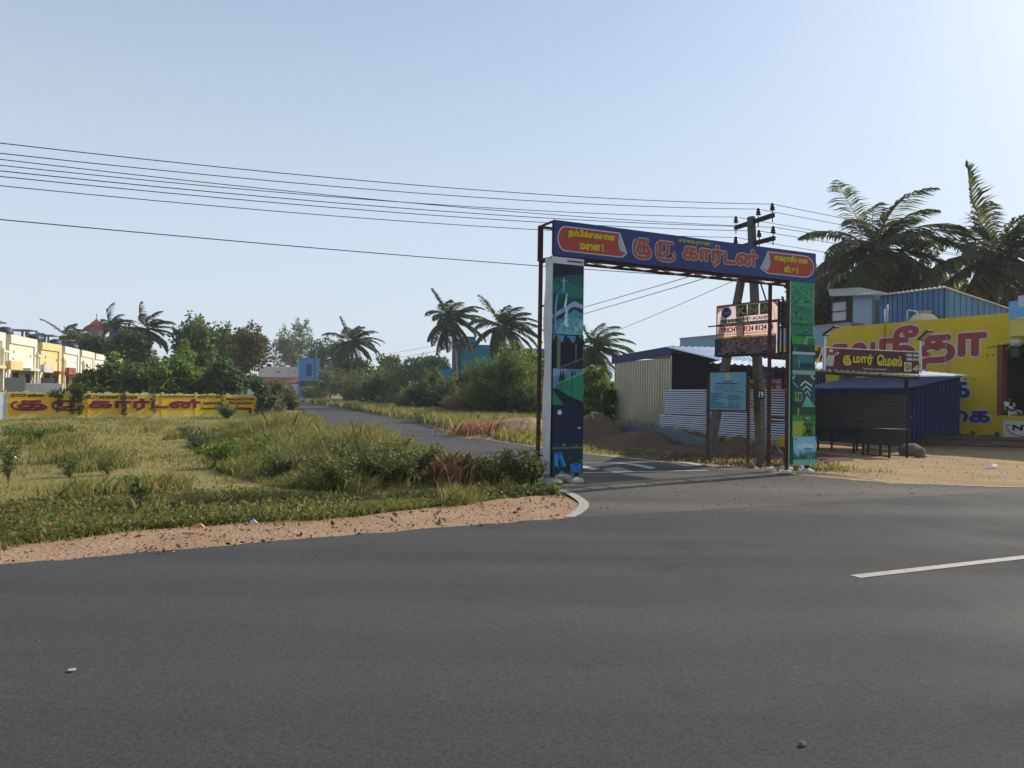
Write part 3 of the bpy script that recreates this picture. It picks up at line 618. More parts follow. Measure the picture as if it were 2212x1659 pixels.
pc.poly([(.6,.375),(.64,.375),(1,.315),(.4,.315)],C(90,166,150)); pc.line([(.62,.37),(.6,.315)],.01,C(170,210,200)); pc.line([(.63,.37),(.8,.315)],.01,C(170,210,200)); pc.poly([(0,.315),(0,.345),(.2,.34),(.4,.315)],C(12,44,46))
pc.rect(0,1,.153,.313,C(66,138,54)); pc.rect(0,1,.27,.313,C(18,74,40)); pc.rect(.22,.28,.27,.31,C(120,170,80)); pc.poly([(0,.153),(0,.235),(.5,.24),(.6,.2),(.5,.153)],C(150,172,56)); pc.poly([(.3,.25),(.75,.262),(.7,.25)],C(150,180,150))
for i in range(30): x,y=rs.uniform(.4,.9),rs.uniform(.155,.22); pc.poly([(x,y),(x+.1,y+.016),(x+.05,y-.008)],C(*rs.choice([(24,66,34),(40,100,44),(16,50,30)])))
for i in range(14): x,y=rs.uniform(0,.9),rs.uniform(.235,.27); pc.poly([(x,y),(x+.07,y+.016),(x+.09,y)],C(*rs.choice([(40,110,50),(90,150,70),(24,76,40)])))
pc.rect(0,1,0,.153,C(136,190,206)); pc.poly([(.1,.10),(.4,.12),(.9,.11),(.9,.09),(.4,.085)],C(176,212,216)); pc.poly([(.4,.083),(.55,.094),(.85,.09),(.8,.08)],C(48,146,206))
for a in ((.04,.148),(.9,.148)): pc.poly([(a[0],a[1]),(a[0]+.14,a[1]-.03),(a[0]+.09,a[1]-.012),(a[0]+.16,a[1]-.008)],C(30,110,190))
pc.rect(0,1,.0,.035,C(120,176,160))
for i in range(12): x=i*.085; hh=rs.uniform(.02,.05); pc.poly([(x-.02,.03),(x+.04,.035+hh),(x+.11,.03)],C(*rs.choice([(20,92,70),(30,110,76),(16,70,60)])))
for i in range(9): x=.5+rs.uniform(0,.4); pc.line([(x,.02),(x+.02,.055)],.008,C(150,200,180))
pc.build('picture',pil)
# ================================================================ ELECTRIC POLE, STAY POLE, WIRES
def plank(mb,p,q,w0,w1,h0,h1,up): mb.bar(p,q,w0,h0,up,0,w1,h1)
pb=Vector((6.17,18.9,0)); ptop=at(1622.5,468,18.9)
pole=thing('electric_pole','leaning concrete electric pole with two cross arms of insulators behind arch','electric pole',pb)
m=MB(); plank(m,(0,0,-.3),ptop-pb,.235,.165,.17,.13,(U.x,U.y,0)); shaft=m.build('shaft',K['concrete'],pole,bevel=.015)
def ppt(z): return Vector((0,0,0)).lerp(ptop-pb,z/ptop.z)
ins_m=flat('brown porcelain',(.025,.018,.020),.25)
INS=[]
for (lpx,lpy,rpx,rpy,dl,dr,fr_) in ((1589,494,1672,463,19.58,18.15,(.02,.62,.97)),(1588,534,1673,517,19.5,18.2,(.02,.63,.97))):
    A=at(lpx,lpy,dl); B=at(rpx,rpy,dr); zz=(A.z+B.z)/2; A.z=B.z=zz; off=ppt(zz)+pb; mid=A.lerp(B,.46); sh=off-mid-Vector((0,0,off.z-zz))+Vector((-.12,-.11,0))*0
    m=MB(); m.bar(A-pb+sh*0.3+Vector((0,0,0)),B-pb+sh*.3,.075,.10); arm=m.build('cross_arm',K['darksteel'],pole)
    for f in fr_:
        c=A.lerp(B,f)-pb+sh*.3; m=MB(); m.tube([c+Vector((0,0,-.16)),c+Vector((0,0,.16))],.012,6)
        m.lathe(c+Vector((0,0,.12)),[(.02,0),(.062,.01),(.058,.045),(.048,.05),(.055,.06),(.05,.11),(.035,.115),(.042,.125),(.04,.165),(.015,.175)],12)
        m.build('insulator',ins_m,arm,True); INS.append(c+pb+Vector((0,0,.27)))
m=MB(); c=ppt(1.62); m.box(c.x-.085,c.x+.065,c.y-.165,c.y-.14,c.z-.0,c.z+.22); pl=m.build('number_plate',flat('black enamel',(.012,.012,.016),.4),pole)
m=MB(); write(m,'19',c+Vector((-.085,-.165,0)),(1,0,0),(0,0,1),(0,-1,0),.018,.132,.035,.185,.007,.002); m.build('number',C(225,225,225),pl)
m=MB(); m.bar(ppt(4.55)+Vector((.10,-.1,0)),ppt(3.95)+Vector((.26,-.12,0)),.03); m.build('bracket',K['darksteel'],pole)
m=MB(); cb=ppt(2.0)+Vector((.02,-.2,0)); 
for k in range(3): m.tube([cb+Vector((.16+.1*math.sin(i*.5+k)*.6,-.05,.35-.035*i+.02*math.sin(i+k))) for i in range(12)],.006,4)
m.build('loose_cable',K['wire'],pole)
sb=Vector((5.06,20.0,0)); stp=ppt(5.15)+pb+Vector((-.14,.12,0))
stay=thing('stay_pole','slanting concrete stay pole propped against the electric pole','electric pole',sb)
m=MB(); plank(m,(0,0,-.3),(stp-sb),.25,.16,.17,.13,(U.x,U.y,0)); m.build('shaft',K['concrete'],stay,bevel=.015)
m=MB(); kk=(stp-sb)*.665; m.bar(kk-(stp-sb).normalized()*.06,kk+(stp-sb).normalized()*.03,.22,.18,(U.x,U.y,0)); m.build('clamp',K['darksteel'],stay)
def wire(label,pts,r=.007,group='overhead electric wires'):
    m=MB(); m.tube(pts,r,5); o=m.build('overhead_wire',K['wire'],smooth=True); return tag(o,label,'wire',group)
def span(I,dirv,px_edge,py_edge,T,tmax):
    """wire from insulator I along dirv with the sag that passes the surveyed sight line"""
    d=Vector((dirv[0],dirv[1],0)).normalized(); r=ray(px_edge,py_edge); c=Vector((0,0,CZ))
    # intersect the sight line's vertical plane with the wire's vertical plane
    k=r.x/r.y; t0=(k*I.y-I.x)/(d.x-k*d.y); p=I+d*t0; zz=CZ+r.z/r.y*p.y; a=(I.z-zz)/(t0*(T-t0))
    return [I+d*t+Vector((0,0,-a*t*(T-t))) for t in np.linspace(0,tmax,26)]
LD=(-.86,-.51); RD=(.925,.38)
ords=['topmost','second','fourth','fifth','sixth','seventh']
order=[2,1,0,5,4,3]; yl=[309,331,357,369,381,401]; yr=[544,555,570,573,589,610]
names=['topmost','second','third','fourth','fifth','sixth']
for k,(i,a,b) in enumerate(zip(order,yl,yr)):
    wire('%s of the overhead wires running from pole across open sky over the field'%names[k],span(INS[i],LD,0,a,45,24))
for k,(i,a,b) in enumerate(zip(order,yl,yr)):
    wire('%s of the overhead wires running from pole past the big palms'%names[k],span(INS[i],RD,2212,b,45,24),group='overhead wires over the shops')
wire('extra bare wire crossing the sky close under the second field wire',span(INS[0]+Vector((.1,.1,-.2)),LD,0,344,45,24))
wire('single low cable crossing the sky well below the bundle of wires',span(ppt(4.55)+pb,LD,0,474,45,24),.008)
FP=Vector((X(680,133),133,9.3))
def catn(A,B,sag,n=30): return [A.lerp(B,i/n)-Vector((0,0,4*sag*(i/n)*(1-i/n))) for i in range(n+1)]
wire('upper of two sagging wires from arch pole to far street pole',catn(ppt(5.1)+pb,FP,1.8),.011,'wires to the far pole')
wire('lower of two sagging wires from arch pole to far street pole',catn(ppt(4.95)+pb,FP+Vector((0,0,-.15)),2.1),.011,'wires to the far pole')
wire('thin service wire sloping from arch pole toward the teal house',catn(ppt(4.75)+pb,at(1000,772,92),1.4),.008,'wires to the far pole')
fpole=thing('street_pole','slim grey concrete pole beside bend of the side road','electric pole',(FP.x,FP.y,0))
m=MB(); m.bar((0,0,-.3),(0,0,9.6),.42,.3,(0,1,0),0,.28,.2); m.build('shaft',K['concrete'],fpole)
m=MB(); m.bar((-.7,0,8.6),(.2,0,9.2),.08); m.build('bracket',K['darksteel'],fpole)
# ================================================================ BOARDS BY THE POLE
def Mtr(name,c,t=.72):
    m=bpy.data.materials.new(name); m.use_nodes=True; nt=m.node_tree; p=nt.nodes['Principled BSDF']; p.inputs['Base Color'].default_value=(*c,1); p.inputs['Roughness'].default_value=.5
    tr_=nt.nodes.new('ShaderNodeBsdfTranslucent'); tr_.inputs[0].default_value=(*c,1); mx=nt.nodes.new('ShaderNodeMixShader'); mx.inputs[0].default_value=t
    nt.links.new(p.outputs[0],mx.inputs[1]); nt.links.new(tr_.outputs[0],mx.inputs[2]); nt.links.new(mx.outputs[0],nt.nodes['Material Output'].inputs[0]); return m
def lin(r,g,b):
    f=lambda v:((v/255+.055)/1.055)**2.4 if v>10 else v/255/12.92
    return (f(r),f(g),f(b))
_tm={}
def T(r,g,b):
    if (r,g,b) not in _tm: _tm[(r,g,b)]=Mtr('flex_%d_%d_%d'%(r,g,b),lin(r,g,b))
    return _tm[(r,g,b)]
kA=at(1547.5,770,19.15); kB=at(1680,765,17.6); kz0=(kA.z+kB.z)/2; kz1=(at(1547,662,19.15).z+at(1677,647,17.6).z)/2
ang=math.atan2(kB.y-kA.y,kB.x-kA.x); kw=math.hypot(kB.x-kA.x,kB.y-kA.y)
kb=thing('hoarding','pink coaching academy hoarding tied to the electric pole, white crowd photo below','signboard',(kA.x,kA.y,kz0),ang)
pc=Pic((0,-.0,0),(1,0,0),(0,0,1),(0,-1,0),kw,kz1-kz0,step=.0004); rs=random.Random(4)
pc.rect(0,1,0,1,T(206,182,180))
pc.poly([(0,.93),(.02,.985),(.16,1),(.0,.84)],T(196,150,146)); pc.poly([(.9,1),(1,.86),(1,.93),(.96,1)],T(150,120,116))
pc.disc(.17,.86,.095,.105,T(228,222,214)); pc.disc(.17,.865,.08,.09,T(44,92,170)); pc.poly([(.12,.9),(.16,.86),(.19,.89),(.22,.86),(.2,.82),(.15,.81),(.12,.85)],T(140,190,220)); pc.poly([(.17,.9),(.21,.9),(.22,.87),(.18,.875)],T(220,120,90)); pc.line([(.09,.82),(.13,.78),(.17,.765),(.21,.78),(.25,.82)],.03,T(70,110,170))
for x in (.335,.525,.72): pc.rect(x,x+.175,.755,.965,T(30,84,66))
pc.text('K',.36,.49,.785,.935,T(236,214,160),.012); pc.text('N',.555,.68,.785,.935,T(232,196,140),.012); pc.text('A',.745,.88,.785,.935,T(236,190,150),.012)
pc.rect(0,1,.59,.635,T(40,98,80))
for i,ch in enumerate('KERALA'): pc.rect(.085+i*.058,.137+i*.058,.655,.72,T(38,70,62)); pc.text(ch,.095+i*.058,.127+i*.058,.665,.71,T(226,200,180),.002)
pc.text('NEET ACADEMY',.445,.93,.665,.725,T(70,40,50),.004); pc.rect(.14,.88,.575,.645,T(44,96,80)); pc.text('NEET COACHING CENTRE',.15,.87,.585,.635,T(236,224,210),.003)
pc.text('TRICHY : 8124 8124 81',.085,.945,.455,.56,T(214,90,56),.008)
pc.text('PRESENTING',.05,.19,.405,.432,T(70,40,40),.001); pc.text('NEET COACHING & REPEATERS BATCH',.2,.76,.405,.437,T(220,130,100),.001); pc.text('EVERY MONTH',.78,.93,.408,.434,T(60,40,40),.001)
pc.rect(0,1,.345,.38,T(232,184,110)); pc.text('KERALA NEET ACADEMY',.08,.6,.35,.376,T(110,80,40),.001)
pc.rect(0,1,0,.345,T(52,74,96)); pc.poly([(.05,.03),(.2,.30),(.35,.33),(.62,.34),(.86,.34),(.98,.16),(.9,.04)],T(196,160,158))
for i in range(420):
    y=.05+.27*rs.random()**1.1; x=rs.uniform(.08+.5*max(0,y-.05)*.7,.95-.2*y); s=rs.uniform(.008,.022)
    pc.poly([(x,y),(x+s,y+s*.6),(x+s*1.2,y+s*2),(x+s*.1,y+s*1.6)],T(*rs.choice([(236,214,208),(150,106,104),(96,74,84),(226,190,180),(214,170,160)])),keep=(i%6!=0))
for i in range(14): x=rs.uniform(.1,.9); pc.poly([(x,.03),(x+.02,.075),(x+.05,.03)],T(40,40,56),keep=True)
pc.k+=1; pc.rect(.02,.12,.18,.30,T(70,120,150)); pc.rect(0,1,0,.028,T(40,96,92)); pc.rect(.25,.95,.032,.042,T(150,190,180))
pc.build('printed_sheet',kb)
fm=MB()
for a,b in (((0,.02,0),(kw,.02,0)),((0,.02,kz1-kz0),(kw,.02,kz1-kz0)),((0,.02,0),(0,.02,kz1-kz0)),((kw,.02,0),(kw,.02,kz1-kz0)),((kw*.46,.02,0),(kw*.46,.02,kz1-kz0)),((kw+.05,.10,-.02),(kw+.05,.10,kz1-kz0+.06))): fm.bar(a,b,.035)
fm.bar((-.35,.08,.62*(kz1-kz0)),(.02,.04,.62*(kz1-kz0)),.03); fm.build('frame',K['darksteel'],kb)
# blue notice board on two posts
nA=at(1533.5,885,19.3); nB=at(1611.5,886,18.45); nz0=(nA.z+nB.z)/2; nz1=(at(1534,806,19.3).z+at(1612,803,18.45).z)/2
ang=math.atan2(nB.y-nA.y,nB.x-nA.x); nw=math.hypot(nB.x-nA.x,nB.y-nA.y)
nb_=thing('notice_board','faded blue notice board with dark writing on two rusty posts by kerb','notice board',(nA.x,nA.y,0),ang)
m=MB(); m.box(-.03,nw+.03,.0,.03,nz0-.03,nz1+.03); fr=m.build('board_frame',K['darksteel'],nb_)
m=MB(); m.box(0,nw,-.012,.0-.002,nz0,nz1); bd=m.build('board',flat('board blue',lin(112,160,178),.5),nb_)
pc=Pic((0,-.012,nz0),(1,0,0),(0,0,1),(0,-1,0),nw,nz1-nz0)
pc.rect(.43,.56,.80,.985,C(168,172,160)); pc.poly([(.455,.82),(.5,.97),(.54,.82)],C(176,132,120)); pc.disc(.497,.87,.03,.05,C(196,170,150))
ink=C(22,44,66); ink2=C(72,112,130)
pc.text('அரசு ஆைண எண்',.36,.62,.735,.77,ink,.003); pc.text('திருமண மண்டபம் சாைல சீர்ைம',.17,.79,.68,.725,ink,.003)
pc.text('கட்டிட வைரபட அனுமதி',.25,.66,.64,.665,ink2,.001); pc.text('மைனப்பிரிவு ஒப்புதல் விவரம்',.12,.78,.585,.615,ink2,.001); pc.text('நகர் ஊரைமப்பு துைண இயக்குநர்',.12,.7,.53,.56,ink2,.001); pc.text('அங்கீகாரம் ெபற்ற மைன',.38,.95,.475,.505,ink2,.002)
rows=[('மைன பிரிவு எண்',.03,.38),('ெமாத்த பரப்பு',.03,.36,),('விற்பைன உரிைம ஒப்புதல் அளித்தவர்',.03,.92),('சாைல அைமப்பு',.03,.25),('பூங்கா இடம்',.03,.22),('குடிநீர் வசதி மற்றும் மின்சாரம்',.03,.47),('ெதாடர்புக்கு',.03,.44),('உரிைமயாளர் முகவரி',.03,.52)]
for i,rw in enumerate(rows): pc.text(rw[0],rw[1],rw[2],.425-i*.054,.457-i*.054,ink,.002)
for i,s_ in ((1,'அளவு விவரம்'),(3,'சதுர அடி'),(4,'எண்'),(5,'வடக்கு பகுதி'),(6,'ெதற்கு பகுதி'),(7,'கிழக்கு பகுதி')): pc.text(s_,.57,.9 if i!=4 else .68,.425-i*.054,.457-i*.054,ink,.002)
pc.build('lettering',bd)
for a in (-.06,nw+.06):
    m=MB(); m.bar((a,.02,-.2),(a,.02,nz1-.1 if a>0 else nz1-.05),.055,.055,(0,1,0)); m.build('post',K['rust'],nb_)
# ================================================================ SHOPS BESIDE THE ROAD
FA=UA-math.pi/2          # frames whose x runs toward the main road and y away from the side road
class Frame:
    def __init__(s,t): s.M=LM(t); s.I=s.M.inverted(); s.R=s.M.to_3x3()
    def p(s,px,py,b=0.0):           # photo pixel on plane local y=b -> (a,z)
        q=s.I@onplane(px,py,s.M@Vector((0,b,0)),s.R@Vector((0,-1,0))); return q.x,q.z
    def q(s,px,py,a=0.0):           # on plane local x=a -> (b,z)
        q=s.I@onplane(px,py,s.M@Vector((a,0,0)),s.R@Vector((1,0,0))); return q.y,q.z
    def l(s,v): return s.I@Vector(v)
yb=Vector((19.6,30,0))+N*8.2
yellow=thing('yellow_shop','bright yellow shop building painted with big red and blue Tamil lettering','shop',yb,FA)
Y=Frame(yellow); ywall=M('yellow wall paint',[(.26,(.36,.26,.02)),(.42,(.56,.40,.008)),(.7,(.68,.50,.012))],scale=.7,detail=8,rough=.75,bump=.15,bscale=30)
aL=Y.p(1788,708)[0]; zTl=Y.p(1788,708)[1]; aR,zTr=Y.p(2184,677); zT=(zTl+zTr)/2
oa=Y.p(2155,745)[0]; oz1=Y.p(2157,745)[1]; oz0=Y.p(2158,897)[1]; ob_=oa+3.2; aE=aR+5
m=MB(); m.box(aL,oa,0,.25,-.3,zT); m.box(oa,ob_,0,.25,-.3,oz0); m.box(oa,ob_,0,.25,oz1,zT); m.box(ob_,aE,0,.25,-.3,zT)
m.box(aL,aL+.2,.25,7,-.3,zT-.002); m.box(aL,aE,.26,7,oz1+.12,oz1+.3)
wl=m.build('wall',ywall,yellow)
m=MB(); m.box(aL-4.2,aL-.003,.012,.25,-.3,Y.p(1775,746)[1]); m.build('side_wall',ywall,yellow)
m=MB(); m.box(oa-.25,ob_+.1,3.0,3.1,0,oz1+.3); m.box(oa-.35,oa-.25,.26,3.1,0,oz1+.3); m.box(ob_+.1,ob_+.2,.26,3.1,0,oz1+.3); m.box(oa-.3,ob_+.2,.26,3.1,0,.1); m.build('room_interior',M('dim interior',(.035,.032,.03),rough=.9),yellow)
m=MB(); m.box(oa-.005,oa+.2,-.02,.3,oz0,oz1); m.build('door_jamb',flat('brown jamb',lin(120,66,52),.7),yellow)
m=MB(); rs=random.Random(2)
for k in range(26):
    a=rs.uniform(oa+.5,ob_-.2); z=rs.uniform(.9,oz1-.5); m.box(a,a+rs.uniform(.08,.22),1.4+rs.uniform(0,.6),2.1,z,z+rs.uniform(.15,.5),k%4)
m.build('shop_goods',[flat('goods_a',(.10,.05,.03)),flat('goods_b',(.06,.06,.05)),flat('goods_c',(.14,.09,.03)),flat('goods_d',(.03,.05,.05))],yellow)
# light blue block standing behind and beyond
lb=M('light blue paint',[(.3,(.22,.33,.44)),(.7,(.29,.41,.52))],scale=.8,detail=8,rough=.75)
zB=Y.p(1838,699,1.2)[1]
m=MB(); m.box(Y.p(1469,730,1.2)[0],Y.p(1838,700,1.2)[0],1.2,5,-.3,zB); m.build('blue_wall',lb,yellow)
m=MB(); m.box(Y.p(1469,730,1.2)[0]-.05,Y.p(1838,700,1.2)[0]+.05,1.15,5.05,zB+.002,zB+.06); m.build('coping',flat('pinkish coping',lin(190,150,140),.8),yellow)
m=MB(); m.box(aR+.02,aE,-.14,-.003,Y.p(2190,727)[1],Y.p(2200,690)[1]); m.build('side_panel',flat('pale yellow',lin(200,186,96),.7),yellow)
m=MB(); m.box(aR+.01,aE,-.17,-.0035,Y.p(2200,690)[1]+.003,Y.p(2187,652)[1]); sg=m.build('top_sign',flat('sky blue sign',lin(96,164,206),.5),yellow)
pc=Pic((aR,-.172,Y.p(2200,690)[1]),(1,0,0),(0,0,1),(0,-1,0),3,1); pc.rect(.12,.6,.45,.9,C(170,190,205)); pc.poly([(.02,0),(.6,0),(.6,.15),(.3,.1)],C(214,206,120)); pc.rect(.2,.55,.55,.62,C(120,110,130)); pc.rect(.2,.5,.72,.78,C(110,120,150)); pc.build('print',sg)
m=MB(); a,z=Y.p(2203,738); m.lathe((a,-.25,z-.1),[(.02,-.12),(.18,-.08),(.24,.05),(.2,.16),(.02,.2)],14); m.tube([(a-.5,-.05,z-.3),(a,-.25,z),(a+.6,-.1,z+.35)],.02,6); m.build('lamp_dome',K['palecon'],yellow,True)
# window and door in the side wall
a,z=Y.p(1757,832); a2,z2=Y.p(1783,832); zz=Y.p(1770,805)[1]
m=MB(); m.box(a,a2,.004,.02,z-.25,zz); m.build('window',K['black'],yellow)
m=MB()
for k in range(5): m.box(a+(a2-a)*k/4-.015,a+(a2-a)*k/4+.015,-.012,.002,z-.25,zz)
m.build('window_bars',flat('blue grey bars',lin(96,110,140)),yellow)
a=Y.p(1813,840)[0]; a2=Y.p(1848,840)[0]; zz=Y.p(1830,806)[1]
m=MB(); m.box(a,a2,-.012,-.002,.0,zz); m.build('door',flat('olive door',lin(84,92,40),.6),yellow)
m=MB(); m.box(a+(a2-a)*.36,a+(a2-a)*.62,-.02,-.013,.1,zz-.05); m.box(a+(a2-a)*.72,a2,-.02,-.013,0,zz); m.build('door_panel',flat('dark panel',lin(52,50,56)),yellow)
# wall lettering
FO=Vector((0,0,0)); lr=MB(); ol=C(196,196,206,.7); red=M('wall letter red',[(.3,(.28,.035,.03)),(.7,(.37,.055,.045))],scale=1.2,rough=.7); blu=C(38,48,120,.7); grn=C(20,92,62,.7); tar=C(72,52,18,.7)
def wl_(body,px0,px1,py0,py1,b0,b1,m0,m1,pm=None):
    xa=Y.p(px0,(py0+py1)/2)[0]; xb=Y.p(px1,(py0+py1)/2)[0]; pm=pm or (px0+px1)/2; z0=Y.p(pm,py1)[1]; z1=Y.p(pm,py0)[1]
    if b0: write(lr,body,FO,EX,EZ,NF,xa,xb,z0,z1,b0,.003,m0,.0008)
    e=b0-b1 if b0 else 0
    write(lr,body,FO,EX,EZ,NF,xa+e,xb-e,z0+e,z1-e,b1,.013,m1,.0008)
wl_('நவ',1795,1893,738,812,.13,.08,0,1,1840)
wl_('நீ',1893,1988,702,812,.11,.06,0,1,1940)
wl_('தா',1984,2136,718,799,.135,.08,0,1,2060)
wl_('ங்க',1985,2098,808,862,.085,.042,0,2,2060)
wl_('றைக',1985,2142,884,926,.085,.042,0,2,2090)
wl_('ேமட்ஸ்',2026,2166,929,962,0,.06,0,3,2100)
wl_('ஸ்ை',1757,1787,750,775,0,.035,0,4)
wl_('சிவா அச்சகம்',2126,2153,886,889,0,.0,0,4); wl_('திருச்சி',2128,2150,891,894,0,.0,0,4)
for px,py in ((2085,819),(2104,819),(2133,767),(2145,767)):
    a,z=Y.p(px,py); lr.poly([(a+.04*math.cos(i*.8),-.004,z+.04*math.sin(i*.8)) for i in range(8)][::-1],4)
lr.build('lettering',[ol,red,blu,grn,tar],wl)
a,z=Y.p(2168,966); a2=a+2.3; z2=Y.p(2172,909)[1]
m=MB(); m.box(a,a2,-.025,-.002,z-.3,z2); po=m.build('poster',flat('white poster',lin(205,205,210),.5),yellow)
pc=Pic((a,-.026,z-.3),(1,0,0),(0,0,1),(0,-1,0),2.3,z2-z+.3); pr=C(150,34,44)
pc.text('NTI',.15,.52,.73,.9,C(30,24,44),.02)
pc.line([(.05,.88),(.06,.76),(.12,.66),(.24,.58),(.38,.55),(.52,.55),(.66,.58),(.8,.66)],.035,pr); pc.line([(.05,.88),(.11,.88)],.035,pr); pc.disc(.45,.55,.035,.04,pr); pc.disc(.45,.55,.018,.02,C(205,205,210))
for k in range(11): pc.rect(.2+k*.055,.208+k*.055,.05,.54,pr)
pc.build('print',po)
# tin room on its roof
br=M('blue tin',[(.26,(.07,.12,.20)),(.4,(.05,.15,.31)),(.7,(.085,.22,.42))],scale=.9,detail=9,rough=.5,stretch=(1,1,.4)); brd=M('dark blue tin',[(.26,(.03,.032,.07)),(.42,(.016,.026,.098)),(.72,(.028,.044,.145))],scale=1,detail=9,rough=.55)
rt=thing('rooftop_tin_room','blue corrugated tin room with sloping roof standing on yellow shop','tin room',yb,FA)
b0=2.2; ac,z1=Y.p(2042,623,b0); al,z1b=Y.p(1900,635,b0); bq,zq=Y.q(2184,671,ac); b1=8.0; zslope=(zq-z1)/(bq-b0); ze=z1+zslope*(b1-b0); zb0=oz1+.31
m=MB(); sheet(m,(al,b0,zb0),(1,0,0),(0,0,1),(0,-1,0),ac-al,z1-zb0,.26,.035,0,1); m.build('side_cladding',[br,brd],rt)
m=MB(); k=26
for i in range(k):
    ba=b0+(b1-b0)*i/k; bb=b0+(b1-b0)*(i+1)/k; o=.03 if i%2 else 0
    m.hexa([(ac-.05,ba,zb0),(ac+o,ba,zb0),(ac+o,bb,zb0),(ac-.05,bb,zb0),(ac-.05,ba,z1+zslope*(ba-b0)),(ac+o,ba,z1+zslope*(ba-b0)),(ac+o,bb,z1+zslope*(bb-b0)),(ac-.05,bb,z1+zslope*(bb-b0))],0)
m.build('end_cladding',br,rt)
m=MB(); m.hexa([(al-.1,b0-.15,z1+.02),(ac+.12,b0-.15,z1+.02),(ac+.12,b1,ze+.02),(al-.1,b1,ze+.02),(al-.1,b0-.15,z1+.06),(ac+.12,b0-.15,z1+.06),(ac+.12,b1,ze+.06),(al-.1,b1,ze+.06)]); 
for i in range(16): a=al+(ac-al)*i/15; m.tube([(a,b0-.17,z1+.075),(a,b0+.5,z1+.075+zslope*.6)],.035,6)
m.build('roof',K['whitemetal'],rt)
m=MB(); m.bar((ac+.012,b0-.045,zb0),(ac+.012,b0-.045,z1),.06); m.box((al+ac)/2-.015,(al+ac)/2+.015,b0-.05,b0-.0,zb0,z1); m.build('corner_trim',brd,rt)
wr=thing('rooftop_wash_room','pale blue plastered room with white grid window under slanting sheet roof','wash room',yb,FA)
b0=2.6; a0_=Y.p(1797,650,b0)[0]; a1_=Y.p(1829,650,b0)[0]; a2_=Y.p(1857,650,b0)[0]; a3_=Y.p(1898,650,b0)[0]; zt_=Y.p(1870,640,b0)[1]
m=MB(); m.box(a2_,a3_,b0-.5,b0+2.5,zb0,zt_); m.build('front_wall',lb,wr)
m=MB(); m.box(a1_,a2_,b0+.6,b0+.7,zb0,zt_-.2); m.box(a0_,a1_,b0+.05,b0+.1,zb0,zb0+1.1); m.build('back_wall',flat('teal wall',lin(70,120,150)),wr)
m=MB(); zw0=Y.p(1808,694,b0)[1]; zw1=Y.p(1808,652,b0)[1]
m.box(a0_,a1_,b0+.03,b0+.05,zw0,zw1); wn=m.build('window',flat('pale pane',lin(188,192,190)),wr)
m=MB()
for f in (0,1): a=a0_+(a1_-a0_)*f; m.bar((a,b0,zw0-.2),(a,b0,zw1+.1),.05)
for f in (0,.5,1): m.bar((a0_,b0,zw0+(zw1-zw0)*f),(a1_,b0,zw0+(zw1-zw0)*f),.05)
m.build('frame',brd,wn)
m=MB(); e=[(Y.p(1793,640,b0-1)[0],b0-1,Y.p(1793,640,b0-1)[1]),(Y.p(1914,636,b0-1)[0],b0-1,Y.p(1914,636,b0-1)[1])]
bk=[(Y.p(1856,624,b0+2.5)[0],b0+2.5,Y.p(1856,624,b0+2.5)[1])]
c3=Vector(bk[0]); c2=Vector(e[1]); c1=Vector(e[0]); c4=c3+(c1-c2)*.62
m.hexa([c1,c2,c3,c4]+[v+Vector((0,0,.05)) for v in (c1,c2,c3,c4)],0)
for i in range(12): p=c1.lerp(c4,i/11)+Vector((0,0,.06)); q=c1.lerp(c2,i/11)
for i in range(14): p=c1.lerp(c2,i/13)+Vector((0,0,.06)); q=c4.lerp(c3,i/13)+Vector((0,0,.06)); m.tube([p,q],.03,5)
m.build('roof',K['palecon'],wr)
# tank, pipes on the roof
a,z=Y.p(1995,690,1.5); tk=thing('water_tank','cream plastic water tank showing above the yellow parapet','water tank',Y.M@Vector((a,1.5,oz1+.31)),FA)
zz=Y.p(1995,676,1.5)[1]-oz1-.31
m=MB(); m.lathe((0,0,0),[(.55,0),(.6,.05),(.6,zz-.42),(.57,zz-.36),(.6,zz-.3),(.42,zz-.1),(.28,zz-.04),(.28,zz)],22); m.build('body',flat('cream plastic',lin(200,190,165),.5),tk,True)
m=MB(); m.lathe((0,0,zz),[(.33,0),(.34,.05),(.3,.08),(.05,.1)],18); m.build('lid',flat('tan lid',lin(170,140,110),.5),tk,True)
def pipe(label,pts,r=.03,mat=None,name='roof_pipe',cat='pipe',group=None):
    m=MB(); m.tube(pts,r,8); return tag(m.build(name,mat or K['whitemetal'],smooth=True),label,cat,group)
def W(px,py,b): a,z=Y.p(px,py,b); return Y.M@Vector((a,b,z))
pipe('white elbow pipe bending beside the cream roof tank',[W(1960,700,1),W(1960,672,1),W(1962,670,1),W(1979,672,1),W(1981,674,1),W(1981,690,1)],.03)
pipe('white plastic pipe pair standing upright on yellow parapet',[W(1912,698,.4),W(1911,668,.4)],.04)
pipe('taller white pipe with short side branch on yellow parapet',[W(1917,696,.45),W(1917,661,.45),W(1918,660.5,.45)],.045)
pipe('black cable hanging down the yellow wall behind the mess signboard',[W(1912,698,-.03),W(1911.5,725,-.03),W(1911,760,-.03)],.012,K['wire'],'hanging_cable','cable')
pipe('pale wire with loop hanging over blue kiosk side',[W(2045,728,-.05),W(2042,770,-.2),W(2042,820,-.25),W(2040,865,-.3),W(2037,878,-.3),W(2034,875,-.3),W(2041,850,-.3)],.014,K['palecon'],'hanging_cable','cable')
pipe('slack black service line strung from the shop lamp',[W(2212,728,-.3),W(2190,738,-.2),W(2170,744,-.1),W(2130,752,-.05)],.012,K['wire'],'hanging_cable','cable')
